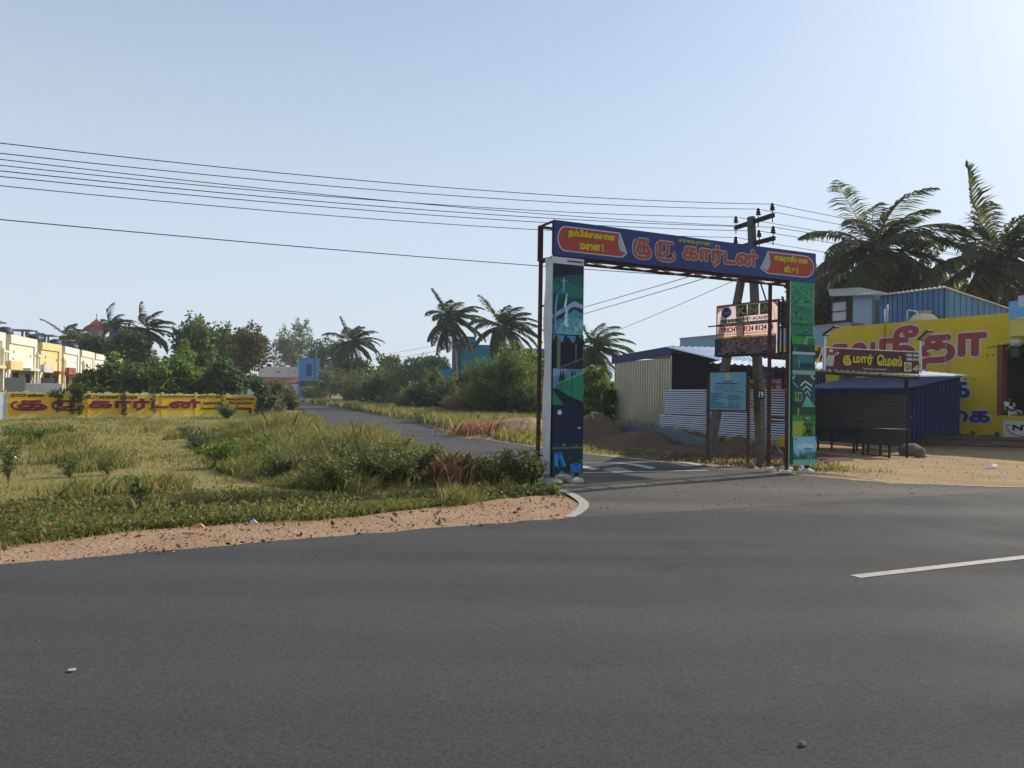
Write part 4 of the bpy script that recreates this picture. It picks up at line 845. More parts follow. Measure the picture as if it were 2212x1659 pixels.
# ---- person seated in the opening
pp=Y.M@Vector((Y.p(2174,897)[0],.10,oz0)); ps=.80
per=thing('person','seated person in white shirt and pale wrapped cloth in shop opening','person',pp,FA)
def skinned(name,verts,edges,rad,mat,parent,sub=2):
    me=bpy.data.meshes.new(name); me.from_pydata([tuple(v) for v in verts],edges,[]); o=link(bpy.data.objects.new(name,me),parent); me.materials.append(mat)
    md=o.modifiers.new('skin','SKIN'); 
    for i,r_ in enumerate(rad): me.skin_vertices[0].data[i].radius=(r_,r_) if not hasattr(r_,'__len__') else r_
    me.skin_vertices[0].data[0].use_root=True; md.use_smooth_shade=True
    s=o.modifiers.new('sub','SUBSURF'); s.levels=sub; s.render_levels=sub; return o
skin_m=flat('brown skin',(.085,.040,.022),.55)
# facing +x (toward the road), seated with the legs forward, forearms resting forward
bv=[(0,.1,.12),(-.03,.1,.28),(-.05,.1,.44),(-.01,.1,.555),(.02,.1,.62),(.06,.1,.70),(.075,.1,.77),
    (-.01,-.08,.50),(.05,-.13,.27),(.27,-.08,.20),(.34,-.06,.19), (-.01,.28,.50),(.05,.33,.27),(.27,.28,.20),(.34,.26,.19),
    (.05,0.0,.10),(.42,-.02,.14),(.50,-.02,-.02),(.05,.2,.10),(.42,.24,.14),(.50,.24,-.02),(.13,.1,.70)]
be=[(0,1),(1,2),(2,3),(3,4),(4,5),(5,6),(3,7),(7,8),(8,9),(9,10),(3,11),(11,12),(12,13),(13,14),(0,15),(15,16),(16,17),(0,18),(18,19),(19,20),(5,21)]
brd_=[.14,.145,.15,.09,.052,.088,.07,.06,.045,.034,.028,.06,.045,.034,.028,.09,.062,.045,.09,.062,.045,.03]
skinned('body',bv,be,brd_,skin_m,per)
skinned('shirt',[(0,.1,.10),(-.035,.1,.28),(-.055,.1,.44),(-.01,.1,.545),(-.01,-.08,.505),(.04,-.13,.33),(-.01,.28,.505),(.04,.33,.33)],[(0,1),(1,2),(2,3),(3,4),(4,5),(3,6),(6,7)],[.165,.168,.172,.125,.095,.075,.095,.075],flat('white shirt',(.62,.66,.70),.8),per)
skinned('wrapped_cloth',[(-.02,.1,.08),(.10,.02,.10),(.43,-.01,.135),(.10,.2,.10),(.43,.22,.135)],[(0,1),(1,2),(0,3),(3,4)],[.16,.12,.085,.12,.085],flat('pale cloth',(.50,.54,.58),.85),per)
m=MB(); m.lathe((.05,.1,.735),[(.092,-.02),(.098,.03),(.085,.075),(.05,.105),(.01,.115)],14); m.build('hair',flat('black hair',(.008,.007,.007),.6),per,True)
for sy in (-.06,.26):
    for k in range(5):
        skinned('finger',[(.33,sy-.02+.012*k,.19),(.375,sy-.022+.013*k,.183),(.40,sy-.022+.013*k,.165)],[(0,1),(1,2)],[.010,.009,.007],skin_m,per,1)
bk=thing('hanging_bucket','green plastic bucket hanging at top of dark shop opening','bucket',Y.M@Vector((Y.p(2176,770)[0],.5,Y.p(2176,770)[1])),FA)
m=MB(); m.lathe((0,0,0),[(.16,0),(.2,.35),(.215,.36),(.2,.33)],16); m.build('tub',flat('green plastic',lin(70,130,110),.4),bk,True)
m=MB(); m.tube([(-.2,0,.35),(-.14,0,.5),(0,0,.6),(.14,0,.5),(.2,0,.35)],.012,6); m.build('handle',K['darksteel'],bk)
# ---- blue kiosk
kp=Vector((15.1,29.5,0)); ki=thing('blue_kiosk','dark blue corrugated kiosk with lean-to roof against the yellow wall','kiosk',kp,UA)
kw_,kd=3.3,5.0; zf,zbk=2.12,2.14; zr=2.62
m=MB(); n=26
for i in range(n):
    xa=kw_*i/n; xb=kw_*(i+1)/n; o=-.03 if i%2 else 0; za=zf+(zr-zf)*i/n; zb_=zf+(zr-zf)*(i+1)/n
    m.hexa([(xa,o,-.1),(xb,o,-.1),(xb,.05,-.1),(xa,.05,-.1),(xa,o,za),(xb,o,zb_),(xb,.05,zb_),(xa,.05,za)])
m.build('end_wall',brd,ki)
m=MB(); sheet(m,(0,kd,-.1),(0,-1,0),(0,0,1),(-1,0,0),kd-.06,zf+.1,.22,.03); m.build('side_wall',brd,ki)
m=MB(); nrm=Vector((-(zr-zf),0,kw_)).normalized(); e2=Vector((kw_+.25,0,(zr-zf)*(kw_+.25)/kw_)); L_=e2.length; sheet(m,(-.22,kd+.1,zf-.0),(0,-1,0),e2.normalized(),nrm,kd+.25,L_,.24,.035); m.build('roof',M('blue roof sheet',[(.28,(.04,.05,.11)),(.45,(.022,.042,.14)),(.72,(.035,.066,.20))],scale=.9,rough=.4),ki)
m=MB(); m.lathe((.3,-.045,1.05),[(.02,-.02),(.03,0),(.02,.02)],8); m.build('padlock',K['whitemetal'],ki)
# ---- tin shed
sp=Vector((4.8,36.1,0)); sh=thing('tin_shed','shiny cream corrugated tin shed with navy fascia and dark open front','shed',sp,FA)
F_=Frame(sh); la=4.15; zn=F_.p(1444,748,0)[1]; zf_=F_.p(1326,770,0)[1]
tin=M('cream tin',[(.25,(.30,.23,.14)),(.36,(.44,.42,.33)),(.7,(.56,.53,.43))],scale=1.1,detail=8,rough=.3,metal=.55,stretch=(1,1,.3))
m=MB(); k=30
sheet(m,(0,0,-.3),(1,0,0),(0,0,1),(0,-1,0),la,zf_+.05,.17,.055,0,None,.42); m.build('side_wall',tin,sh)
m=MB(); m.hexa([(-.12,-.09,zf_-.36),(la+.1,-.09,zn-.38),(la+.1,-.04,zn-.38),(-.12,-.04,zf_-.36),(-.12,-.09,zf_),(la+.1,-.09,zn),(la+.1,-.04,zn),(-.12,-.04,zf_)])
navy=M('navy fascia',[(.3,(.016,.028,.10)),(.7,(.028,.045,.15))],scale=2,rough=.5)
m.build('fascia',navy,sh)
m=MB(); m.hexa([(-.12,-.04,zf_-.05),(la+.1,-.04,zn-.05),(la+.1,7,zn-.05),(-.12,7,zf_-.05),(-.12,-.04,zf_-.01),(la+.1,-.04,zn-.01),(la+.1,7,zn-.01),(-.12,7,zf_-.01)]); m.build('roof',K['whitemetal'],sh)
m=MB(); m.box(la-.2,la-.15,.03,6.9,-.2,zn-.06); m.box(0,la-.2,6.8,6.9,-.2,zf_-.06); m.build('front_shade_panel',K['black'],sh)  # black panels added, standing in for the shade inside the open shed
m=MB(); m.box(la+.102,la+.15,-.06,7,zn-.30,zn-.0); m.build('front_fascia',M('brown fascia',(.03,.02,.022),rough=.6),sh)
m=MB(); m.box(la-.1,la-.04,.0,.06,-.3,zn-.4); m.build('corner_post',K['whitemetal'],sh)
# ---- white ribbed fence
f0=Vector((6.15,31.9,0)); f1=Vector((9.25,25.6,0)); fa=math.atan2(f1.y-f0.y,f1.x-f0.x); fl=(f1-f0).length
fe=thing('sheet_fence','white corrugated sheet fence with dark horizontal grooves along side road','fence',f0,fa)
ws=M('white sheet',[(.3,(.70,.73,.82)),(.7,(.80,.82,.88))],scale=1.5,rough=.45); gv=M('groove shade',(.018,.026,.085),rough=.6)
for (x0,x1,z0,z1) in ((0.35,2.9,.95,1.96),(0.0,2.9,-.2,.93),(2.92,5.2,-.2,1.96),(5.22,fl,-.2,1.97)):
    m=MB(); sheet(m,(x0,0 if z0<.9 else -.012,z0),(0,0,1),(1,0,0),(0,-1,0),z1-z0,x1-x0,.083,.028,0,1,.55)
    # rib shade put into the colour: groove floors dark navy, crests white
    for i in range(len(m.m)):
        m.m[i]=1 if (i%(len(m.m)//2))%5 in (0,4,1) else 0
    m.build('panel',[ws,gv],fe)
m=MB()
for a in (.4,2.9,5.2,fl-.05): m.bar((a,.05,-.2),(a,.05,2.0),.05)
m.build('posts',K['rust'],fe)
# ---- mess awning
B_=Vector((13.25,24.9,2.44)); A_=Vector((5.15,20.75,2.58)); bk1=at(2098,812,28.2); bk0=Vector((8.6,30.2,3.45))
aw=thing('mess_awning','white ribbed sheet awning of the mess stall on dark posts','awning',(B_.x,B_.y,0),UA)
def quadribs(t,A,B,Cc,Dd,n,mat,name):
    """sheet A-B front edge, D-C back edge, ribs running front to back"""
    I=LM(t).inverted(); A,B,Cc,Dd=[I@Vector(v) for v in (A,B,Cc,Dd)]; m=MB(); nn=(B-A).cross(Dd-A).normalized(); nn=nn if nn.z>0 else -nn
    for i in range(n):
        f0_,f1_,f2_,f3_=i/n,(i+.25)/n,(i+.75)/n,(i+1)/n
        for (fa_,ha,fb_,hb) in ((f0_,0,f1_,.0),(f1_,0,(i+.35)/n,.035),((i+.35)/n,.035,(i+.65)/n,.035),((i+.65)/n,.035,f2_,0),(f2_,0,f3_,0)):
            q=[A.lerp(B,fa_)+nn*ha,A.lerp(B,fb_)+nn*hb,Dd.lerp(Cc,fb_)+nn*hb,Dd.lerp(Cc,fa_)+nn*ha]
            m.poly(q); m.poly([v-nn*.006 for v in q[::-1]])
    return m.build(name,mat,t)
rs_=M('white roof sheet',[(.3,(.46,.52,.62)),(.7,(.62,.67,.76))],scale=.8,detail=8,rough=.4,metal=.15)
MA=Vector((8.9,22.55,2.5)); MBk=A_.lerp(B_,.46); 
quadribs(aw,A_.lerp(B_,.0)+Vector((.25,.3,0)),B_,bk1,Vector((9.0,30.4,3.3)),34,rs_,'roof_sheet')
quadribs(aw,at(1556,779,24.2),at(1640,792,23.3),at(1605,752,30),at(1438,749,29.5),12,rs_,'roof_sheet')
IW=LM(aw).inverted(); m=MB()
for v,zz in ((at(1957,975,24.85),2.36),):
    p=IW@Vector((v.x,v.y,-.15)); m=MB(); m.bar(p,p+Vector((0,0,zz+.15)),.085,.085,(0,1,0)); m.build('post',K['darksteel'],aw)
m=MB(); m.bar(IW@(A_+Vector((.4,.4,-.08))),IW@(B_+Vector((-.1,0.0,-.08))),.06,.08); m.build('beam',K['darksteel'],aw)
# ---- mess signboard
s0=at(1779,801,23.3); s1=at(1984.5,809,24.85); ang=math.atan2(s1.y-s0.y,s1.x-s0.x); sw=math.hypot(s1.x-s0.x,s1.y-s0.y); sz0=(s0.z+s1.z)/2+.01; sh_=((at(1780,752,23.3).z+at(1985,761,24.85).z)/2)-sz0
ms=thing('mess_signboard','maroon eatery signboard with yellow Tamil name and a cook on awning edge','signboard',(s0.x,s0.y,sz0),ang)
m=MB(); m.box(0,sw,.0,.05,0,sh_); bd=m.build('board',flat('maroon board',lin(74,30,34),.45),ms)
m=MB()
for a,b in (((0,-.012,sh_+.012),(sw,-.012,sh_+.012)),((0,.02,0),(0,.02,sh_)),((sw+.03,.02,-.03),(sw+.03,.02,sh_+.02))): m.bar(a,b,.03)
m.bar((-.12,.3,-.02),(0,.02,sh_*.98),.025); m.bar((sw+.16,.3,-.02),(sw+.03,.02,sh_*.98),.025); m.build('frame',K['whitemetal'],ms)
pc=Pic((0,-.002,0),(1,0,0),(0,0,1),(0,-1,0),sw,sh_); kw2=C(190,188,176)
pc.poly([(.01,1),(.155,1),(.13,.75),(.06,.68),(.01,.7)],C(150,48,40))
# cook: body, arm, head, beard, cap
pc.poly([(.03,.22),(.025,.5),(.04,.66),(.055,.72),(.085,.72),(.10,.66),(.105,.5),(.095,.3),(.095,.22)],kw2); pc.poly([(.09,.66),(.105,.68),(.128,.74),(.122,.80),(.11,.74),(.095,.56)],kw2); pc.poly([(.128,.76),(.137,.84),(.15,.84),(.152,.78),(.14,.74)],C(214,210,200))
pc.disc(.071,.78,.016,.075,C(120,76,54)); pc.poly([(.058,.78),(.062,.70),(.071,.68),(.080,.70),(.084,.78),(.078,.76),(.064,.76)],C(40,24,22)); pc.poly([(.055,.83),(.05,.90),(.06,.95),(.071,.96),(.083,.95),(.092,.90),(.087,.83)],C(206,202,190)); pc.poly([(.04,.46),(.08,.42),(.10,.5),(.095,.44),(.07,.38),(.04,.42)],C(150,148,136))
yk=C(206,186,30); dk=C(40,20,20)
for bo,cc,e_ in ((.03,dk,0),(.017,yk,.013)):
    write_u(pc.mb,'க',pc.O,pc.ex,pc.ez,pc.nn,.18*sw+e_,.278*sw-e_,.24*sh_+e_,.74*sh_-e_,bo,pc.k*pc.step,pc.mi(cc)); pc.k+=16
    pc.text('மார்',.283+e_/sw,.498-e_/sw,.28+e_/sh_,.84-e_/sh_,cc,bo)
pc.text('ெமஸ்',.525,.81,.28,.84,dk,.03); pc.text('ெமஸ்',.532,.803,.30,.82,yk,.017)
pc.text('டீ காபி கைட, ேவலவாளி',.38,.63,.10,.2,C(206,196,186),.002)
pc.text('93856 70064',.845,.985,.79,.92,C(214,208,200),.006); pc.text('95006 67544',.845,.985,.60,.73,C(214,208,200),.006); pc.disc(.828,.86,.012,.05,C(70,120,80))
pc.rect(.82,.9,.10,.52,C(206,200,184)); pc.disc(.86,.31,.034,.16,C(120,104,50)); pc.disc(.86,.31,.026,.12,C(176,150,80))
for i in range(10): x,y=.86+random.uniform(-.02,.02),.31+random.uniform(-.1,.1); pc.poly([(x-.01,y),(x,y+.03),(x+.012,y+.01),(x,y-.02)],C(*random.choice([(150,90,40),(190,160,90),(90,96,40)])))
pc.rect(.905,.985,.10,.52,C(96,34,30)); pc.poly([(.91,.22),(.965,.42),(.978,.40),(.97,.30),(.925,.14)],C(206,180,96)); pc.poly([(.935,.16),(.975,.30),(.98,.24),(.96,.14)],C(200,196,180))
pc.build('print',bd)
for lab,px,py,px2,py2,hx0,hy0,hx1,hy1,dpt in (('white floodlight on thin pole above cook end of maroon signboard',1782,806,1783,727,1782,724,1808,705,23.2),('white floodlight on thin pole above phone number end of maroon signboard',1990,806,1988,736,1988,734,2009,714,24.7)):
    p=at(px,py,dpt); q=at(px2,py2,dpt); fl_=thing('flood_light',lab,'floodlight',p,UA,'floodlights over the mess signboard'); I=LM(fl_).inverted()
    m=MB(); m.tube([(0,0,0),I@q],.028,8); m.build('pole',K['whitemetal'],fl_)
    a=I@at(hx0,hy0,dpt-.1); b=I@at(hx1,hy1,dpt-.45); m=MB(); m.bar(a,b,.24,.06,(0,0,1)); m.build('head',K['darksteel'],fl_,bevel=.01)
    n_=((b-a).cross(Vector((1,.3,0)))).normalized(); n_=-n_ if n_.z>0 else n_; m=MB(); c0=a.lerp(b,.12)+n_*.034; c1=a.lerp(b,.9)+n_*.034; m.bar(c0,c1,.19,.008); m.build('glass',flat('lamp glass',(.45,.42,.38),.3),fl_)
# ---- dark slatted screen, tables
d0=Vector((10.7,27.4,0)); d1=Vector((11.72,22.15,0)); d1=Vector((d1.x+.75,23.6,0)); d0=Vector((10.9,27.8,0))
d0=Vector((X(1757,26.2),26.2,0)); d1=Vector((X(1955,23.4),23.4,0)); da=math.atan2(d1.y-d0.y,d1.x-d0.x); dl=(d1-d0).length
sc=thing('slatted_screen','dark brown slatted metal screen of mess stall with gaps of light','screen',d0,da)
rs=random.Random(8); m=MB(); z=.24; k=0
while z<1.80:
    m.box(-.8,dl,-.01-.02*(k%2),.012,z,z+.064); z+=.068 if k not in (2,9) else .10; k+=1
m.build('slats',M('dark slats',[(.3,(.035,.028,.026)),(.55,(.07,.06,.056)),(.8,(.13,.12,.11))],scale=2,detail=8,rough=.55,metal=.2,stretch=(.4,1,6)),sc)
for a in (.02,dl*.5,dl-.03): m=MB(); m.bar((a,.035,-.15),(a,.035,1.86),.05); m.build('post',K['darksteel'],sc)
m=MB(); m.bar((-.8,-.03,1.84),(dl,-.03,1.80),.04); m.build('top_rail',K['rust'],sc)
def table(label,pxl,dl_,pxr,dr_,zt,dp,group='dark work tables of the mess stall',nleg=4):
    a=Vector((X(pxl,dl_),dl_,0)); b=Vector((X(pxr,dr_),dr_,0)); an=math.atan2(b.y-a.y,b.x-a.x); L=(b-a).length
    t=thing('work_table',label,'table',a,an,group)
    m=MB(); m.box(-.05,L+.05,-.02,dp+.03,zt-.05,zt); m.build('tabletop',K['darksteel'],t)
    for x in (.03,L-.03):
        for y in (.03,dp-.03): m=MB(); m.bar((x,y,-.08),(x,y,zt-.05),.05); m.build('leg',K['darksteel'],t)
    for z in (.22,.5): m=MB(); m.bar((.03,.03,z),(L-.03,.03,z),.03); m.build('rail',K['darksteel'],t)
    return t,L
t1,L1_=table('long dark steel table before slatted screen with bare frame legs',1765,25.2,1845,23.6,.80,.6)
t2,L2_=table('dark steel stove table with solid front panel before slatted screen',1862,22.9,1922,21.9,.82,.7)
m=MB(); m.box(.0,L2_,.0,.02,.36,.78); m.build('front_panel',M('sooty panel',(.030,.026,.024),rough=.7),t2)
m=MB(); m.box(.0,L2_,.0,.02,.02,.05); m.build('lower_rail',K['darksteel'],t2)
for (px,py,s,lab,sd_) in ((1967,984,(.36,.26,.25),'large rough brown boulder at foot of the stall post',3),(1988,988,(.17,.15,.19),'smaller brown rock beside the large boulder',4),(1592,968,(.35,.22,.28),'dark angular rock leaning on white ribbed fence',5),(1621,1012,(.10,.09,.12),'small half-white stone in the leaf litter by the board posts',6)):
    p=gp(px,py); o=rockmesh('boulder' if s[0]>.2 else 'stone',(0,0,s[2]*.5),s,K['rock'],None,sd_,sub=3); o.location=p; tag(o,lab,'rock')
# ---- small sign, blue column, planks under the awning
sA=at(1616,842,27.4); sB=at(1688,842,25.9); t=thing('stall_sign','small maroon stall sign with yellow word above white fence','signboard',(sA.x,sA.y,sA.z),math.atan2(sB.y-sA.y,sB.x-sA.x)); L_=math.hypot(sB.x-sA.x,sB.y-sA.y); hh=.36
m=MB(); m.box(0,L_,0,.05,-.05,hh); bd=m.build('board',flat('maroon sign',lin(120,34,44),.5),t)
pc=Pic((0,-.002,-.05),(1,0,0),(0,0,1),(0,-1,0),L_,hh+.05); pc.rect(0,1,.72,1,C(190,140,150)); pc.rect(.84,1,0,.9,C(196,150,164)); pc.text('சாயா',.18,.78,.1,.64,C(206,160,40),.012); pc.build('print',bd)
pipe('blue painted column under the awning behind pole',[at(1660,823,30),at(1660,782,30)],.2,flat('blue column',(.03,.11,.35),.5),'stall_column','column')
p=gp(1694,984); q=at(1619,868,22.8); m=MB(); m.bar(p+Vector((0,0,-.05)),q,.06,.04); tag(m.build('wooden_prop',M('raw timber',[(.3,(.22,.14,.08)),(.7,(.36,.25,.15))],scale=6)),'slanting raw wooden prop leaning behind gate post','wooden prop')
p=gp(1738,1018); q=at(1705,1000,18.9); m=MB(); m.bar(p+Vector((0,0,0)),Vector((q.x,q.y,.45)),.07,.045); tag(m.build('wooden_prop',M('raw timber b',[(.3,(.22,.14,.08)),(.7,(.36,.25,.15))],scale=6)),'short wooden prop under the green panel','wooden prop')
o=rockmesh('rag',(0,0,.1),(.16,.1,.2),flat('yellow rag',(.42,.30,.02),.8),None,11,sub=3); o.location=Vector((X(1690,22.5),22.5,.25)); tag(o,'crumpled yellow rag lying against white fence','rag')
# folded flashing on the earth heap
pts=[at(1338,924,27.0),at(1462,941,24.4),at(1524,962,23.0)]
m=MB()
for a,b in zip(pts,pts[1:]): m.bar(a,b,.05,.34,(0,0,1))
tag(m.build('metal_flashing',M('grey blue flashing',[(.3,(.10,.13,.17)),(.7,(.16,.20,.25))],scale=2,rough=.4,metal=.3)),'long bent grey blue metal flashing lying on the dark earth heap','metal sheet')
# poles heaped before the yellow shop
rs=random.Random(21); bam=M('weathered poles',[(.3,(.06,.035,.025)),(.6,(.13,.085,.06)),(.8,(.24,.18,.13))],scale=3,rough=.85,stretch=(1,1,1))
for i in range(15):
    f=i/14; p=gp(1968+rs.uniform(-12,50),953+f*14); L=rs.uniform(4.5,7.5); a=-R(14)+rs.uniform(-.22,.22); z=.06+.28*(1-f)*rs.random()+.05
    d=Vector((math.cos(a),math.sin(a)*1.0,0)); q=p+d*L
    m=MB(); m.tube([Vector((p.x,p.y,z)),Vector(((p.x+q.x)/2,(p.y+q.y)/2,z+rs.uniform(-.02,.05))),Vector((q.x,q.y,max(.05,z+rs.uniform(-.08,.1))))],[rs.uniform(.035,.06)]*3,7)
    tag(m.build('wooden_pole',bam,smooth=True),'weathered brown pole lying in the heap before yellow shop','pole','wooden poles heaped before the shop')
# ---- earth heaps
def md(label,px,d,rx,ry,h,mat,seed): return mound('earth_heap',label,(X(px,d),d),rx,ry,h,UA,mat,seed)
md('reddish brown earth heap with dry clods beside boundary stones',1135,30.5,2.6,2.0,.72,K['tansoil'],1)
md('dark earth heap just behind the left pillar of the arch',1285,26.8,1.9,1.7,.92,K['darksoil'],2)
md('low dark earth heap carrying the bent flashing',1400,25.4,2.6,1.9,.42,K['darksoil'],3)
md('low brown earth bank at foot of white fence',1545,23.4,2.6,1.6,.28,K['darksoil'],4)
flatsheet('dark_earth',jag([(1.6,27.5),(2.6,22.0),(3.9,19.8),(5.0,18.9),(6.2,18.6),(7.6,19.2),(9.6,21.5),(9.4,25.4),(6.3,31.5),(3,33)],.4,.12,14),.0005,K['darksoil'])
# boundary stones
for px,pt,pb_,lab in ((1095,905,930,'shorter pale boundary stone with red top in dry grass'),(1112,886,918,'tallest pale boundary stone with red top beside bush'),(1173,887,925,'pale boundary stone with red top close to the rusty post')):
    d=2659/(pb_+6-hz(px)); p=at(px,pb_,d); t=thing('boundary_stone',lab,'boundary stone',(p.x,p.y,0),UA,'boundary stones by the earth heap'); hh=at(px,pt,d).z
    m=MB(); m.bar((0,0,-.2),(0,0,hh-.12),.16,.16,(0,1,0)); m.build('shaft',K['palecon'],t,bevel=.01)
    m=MB(); m.bar((0,0,hh-.118),(0,0,hh),.158,.158,(0,1,0)); m.build('red_cap',flat('faded red',(.30,.10,.07),.8),t)
# ================================================================ FAR SIDE: COMPOUND WALL, HOUSES
w0=Vector((X(11,40),40,0)); w1=Vector((X(556,50),50,0)); wa=math.atan2(w1.y-w0.y,w1.x-w0.x); wL=(w1-w0).length
cw=thing('compound_wall','long yellow precast compound wall with scalloped cream top and painted Tamil name','compound wall',w0,wa)
Wf=Frame(cw); wy=M('wall yellow',[(.28,(.58,.33,.02)),(.45,(.74,.45,.010)),(.7,(.84,.54,.016))],scale=1.2,detail=8,rough=.8); wc=M('wall cream',[(.3,(.48,.45,.15)),(.7,(.62,.58,.23))],scale=1.2,detail=7,rough=.8)
zt=1.5; pl=wL/7
for i in range(7):
    a=i*pl; m=MB(); m.box(a+.08,a+pl-.08,0,.06,.20,1.27,0); m.box(a+.08,a+pl-.08,-.004,.064,-.2,.2,1)
    top=[]; bumps=[(.0,.16,.05),(.16,.34,.07),(.34,.66,.12),(.66,.84,.07),(.84,1.0,.05)]
    for b0,b1,hh in bumps:
        for k in range(7): f=k/6; top.append((a+.08+(pl-.16)*(b0+(b1-b0)*f),1.36+hh*math.sin(math.pi*f)**.7))
    prof=[(a+.08,1.272)]+top+[(a+pl-.08,1.272)]
    m.extr([(x,-.012,z) for x,z in prof],(0,.084,0),1); m.build('panel',[wy,wc],cw)
for i in range(8):
    a=i*pl; m=MB(); m.box(a-.078,a+.078,-.02,.085,-.2,1.272,0); m.box(a-.08,a+.08,-.022,.087,1.273,1.50,1); m.build('post',[wy,wc],cw)
lr=MB(); pk=C(196,150,140,.8); mar=C(122,30,36,.8); brn=C(70,44,12,.8)
def wt(body,px0,px1,py0,py1,bold=0,mi=2,lift=.024,pm=None):
    pm=pm or (px0+px1)/2; xa=Wf.p(px0,py0)[0]; xb=Wf.p(px1,py0)[0]; z0=Wf.p(pm,py1)[1]; z1=Wf.p(pm,py0)[1]
    write(lr,body,(0,0,0),EX,EZ,NF,xa,xb,z0,z1,bold,lift,mi,.0008)
for ch,a,b in (('க',19,105),('ர',107,186)):
    for e,bo,mi_,lf in ((0,.070,0,.023),(.03,.040,1,.034)):
        xa=Wf.p(a,876)[0]+e; xb=Wf.p(b,876)[0]-e; z0=Wf.p((a+b)/2,889)[1]+e; z1=Wf.p((a+b)/2,863.5)[1]-e; write_u(lr,ch,(0,0,0),EX,EZ,NF,xa,xb,z0,z1,bo*.85,lf,mi_,.0008)
for body,a,b,y0,y1 in (('கார்டன்',190,435,861,886),):
    wt(body,a,b,y0-1.5,y1+1.5,.070,0,.023); wt(body,a+1.5,b-1.5,y0-.5,y1+.5,.040,1,.034)
for body,a,b,y0,y1,bo in (('DTCP',24,57,850.5,857.5,.012),('அங்கீகாரம்',58.5,94,850,858,.012),('ெபற்ற',104,134,851,860,.012),('வீட்டு மைனகள்',185,256,852,861,.012),('வாங்க',263,297,853,862,.012),('ம.வ/ந.ஊ.இ.இ (தி.மா)எண்',345,420,853.5,860,.004),('-எசுைவ',424,477,854,860.5,.004),
    ('திருச்சி',514,528,856.5,859,.0),('9842457799',488,548.5,859.5,865.5,.012),('7010635091',493,545,867.5,874,.012),('ேதர்காத்திர்',438,478,867,875,.010),('ேவலவாளாக,',433,475,879,885,.010)): wt(body,a,b,y0,y1,bo,2)
A=lambda px,py:(Wf.p(px,py)[0],-.024,Wf.p(px,py)[1])
lr.poly([A(503,882.5),A(513,876.5),A(513,879.5),A(543,880.5),A(543,893),A(537,893),A(537,886),A(513,885),A(513,887)],1)
lr.build('lettering',[pk,mar,brn],cw)
pb_=at(3,905,39); t=thing('leaning_board','whitewashed slab leaning at the end of the yellow wall','slab',(pb_.x,pb_.y,0),wa)
m=MB(); m.hexa([(-.55,-.3,-.1),(.1,-.3,-.1),(.1,-.22,-.1),(-.55,-.22,-.1),(-.5,.1,1.38),(.2,.1,1.38),(.2,.16,1.38),(-.5,.16,1.38)]); m.build('slab',K['white'],t)
m=MB(); m.bar((.13,-.32,-.1),(.24,.08,1.38),.06); m.build('edge_post',K['palecon'],t)
HG='row houses beyond the yellow wall'
def row_house(label,px0,d0,px1,d1,wall,can,zt=5.0,tank=True,dw=6.5,fade=0):
    P=Vector((X(px0,d0),d0,0)); Q=Vector((X(px1,d1),d1,0)); an=math.atan2(Q.y-P.y,Q.x-P.x); L=(Q-P).length
    t=thing('row_house',label,'house',P,an,HG)
    m=MB(); m.box(0,L,0,dw,-.2,zt); m.build('wall',wall,t)
    m=MB(); m.box(-.02,L+.04,-.10,-.004,zt-.5,zt+.05); m.box(L-.42,L+.04,-.10,-.003,-.1,zt-.503); m.box(-.02,L+.04,-.005,dw,zt+.003,zt+.05); m.build('parapet_band',wall,t)
    m=MB(); m.box(.5,L-.3,-1.1,-.005,2.75,2.93); m.box(L*.5,L*.9,-1.3,-1.11,2.72,3.25); m.build('canopy',can,t)
    for x in (.35,):
        m=MB(); m.box(x+.35,x+1.25,-.02,.02,.3,2.62); d_=m.build('door',flat('brown door',lin(84,50,40),.6),t)
        m=MB(); m.box(x+.27,x+.349,-.035,.03,.3,2.7); m.box(x+1.251,x+1.33,-.035,.03,.3,2.7); m.build('frame',flat('door frame',lin(150,110,80)),d_)
    m=MB(); m.box(L*.62,L*.62+.9,-.02,.02,.25,2.55); m.build('door',flat('dark doorway',lin(48,36,44),.6),t)
    for x in (L*.42,L*.5): m=MB(); m.box(x,x+.13,-1.05,-.9,0,4.0 if x<L*.45 else 3.7); m.build('column',wall,t)
    m=MB(); m.box(L*.40,L*.54,-1.1,-.85,3.72,3.86); m.build('column_cap',wall,t)
    for x,z in ((.7,3.9),(.62,3.45),(L*.78,3.75)): m=MB(); m.box(x,x+.16,-.02,.0-.002,z,z+.14); m.build('vent',flat('dark vent',lin(90,80,70)),t)
    if tank:
        m=MB(); m.box(-.1+L*.2,L*.5,1.0,2.4,zt+.9,zt+1.0); 
        for x in (L*.25,L*.45): m.box(x-.06,x+.06,1.6,1.72,zt+.06,zt+.899)
        m.build('roof_stand',flat('grey slab',lin(92,92,100)),t)
        m=MB(); m.lathe((L*.75,1.5,zt+.06),[(.45,0),(.5,.05),(.5,.55),(.3,.7),(.1,.74)],14); m.build('tank',flat('dark tank',lin(60,60,84),.5),t,True)
    return t
cr1=M('cream wall',[(.26,(.50,.45,.36)),(.4,(.68,.63,.50)),(.7,(.78,.73,.60))],scale=.8,detail=8,rough=.85); cr2=M('yellow wall',[(.26,(.50,.40,.20)),(.4,(.66,.54,.25)),(.7,(.74,.62,.32))],scale=.8,detail=8,rough=.85); cr3=M('whitish wall',[(.26,(.5,.46,.41)),(.4,(.68,.64,.58)),(.7,(.78,.74,.68))],scale=.8,detail=8,rough=.85)
canr=M('red canopy',[(.3,(.26,.06,.05)),(.7,(.36,.10,.08))],scale=2,rough=.8); cany=M('yellow canopy',[(.3,(.60,.46,.20)),(.7,(.70,.56,.28))],scale=2,rough=.8); canw=M('white canopy',[(.3,(.5,.48,.42)),(.7,(.62,.6,.53))],scale=2,rough=.8)
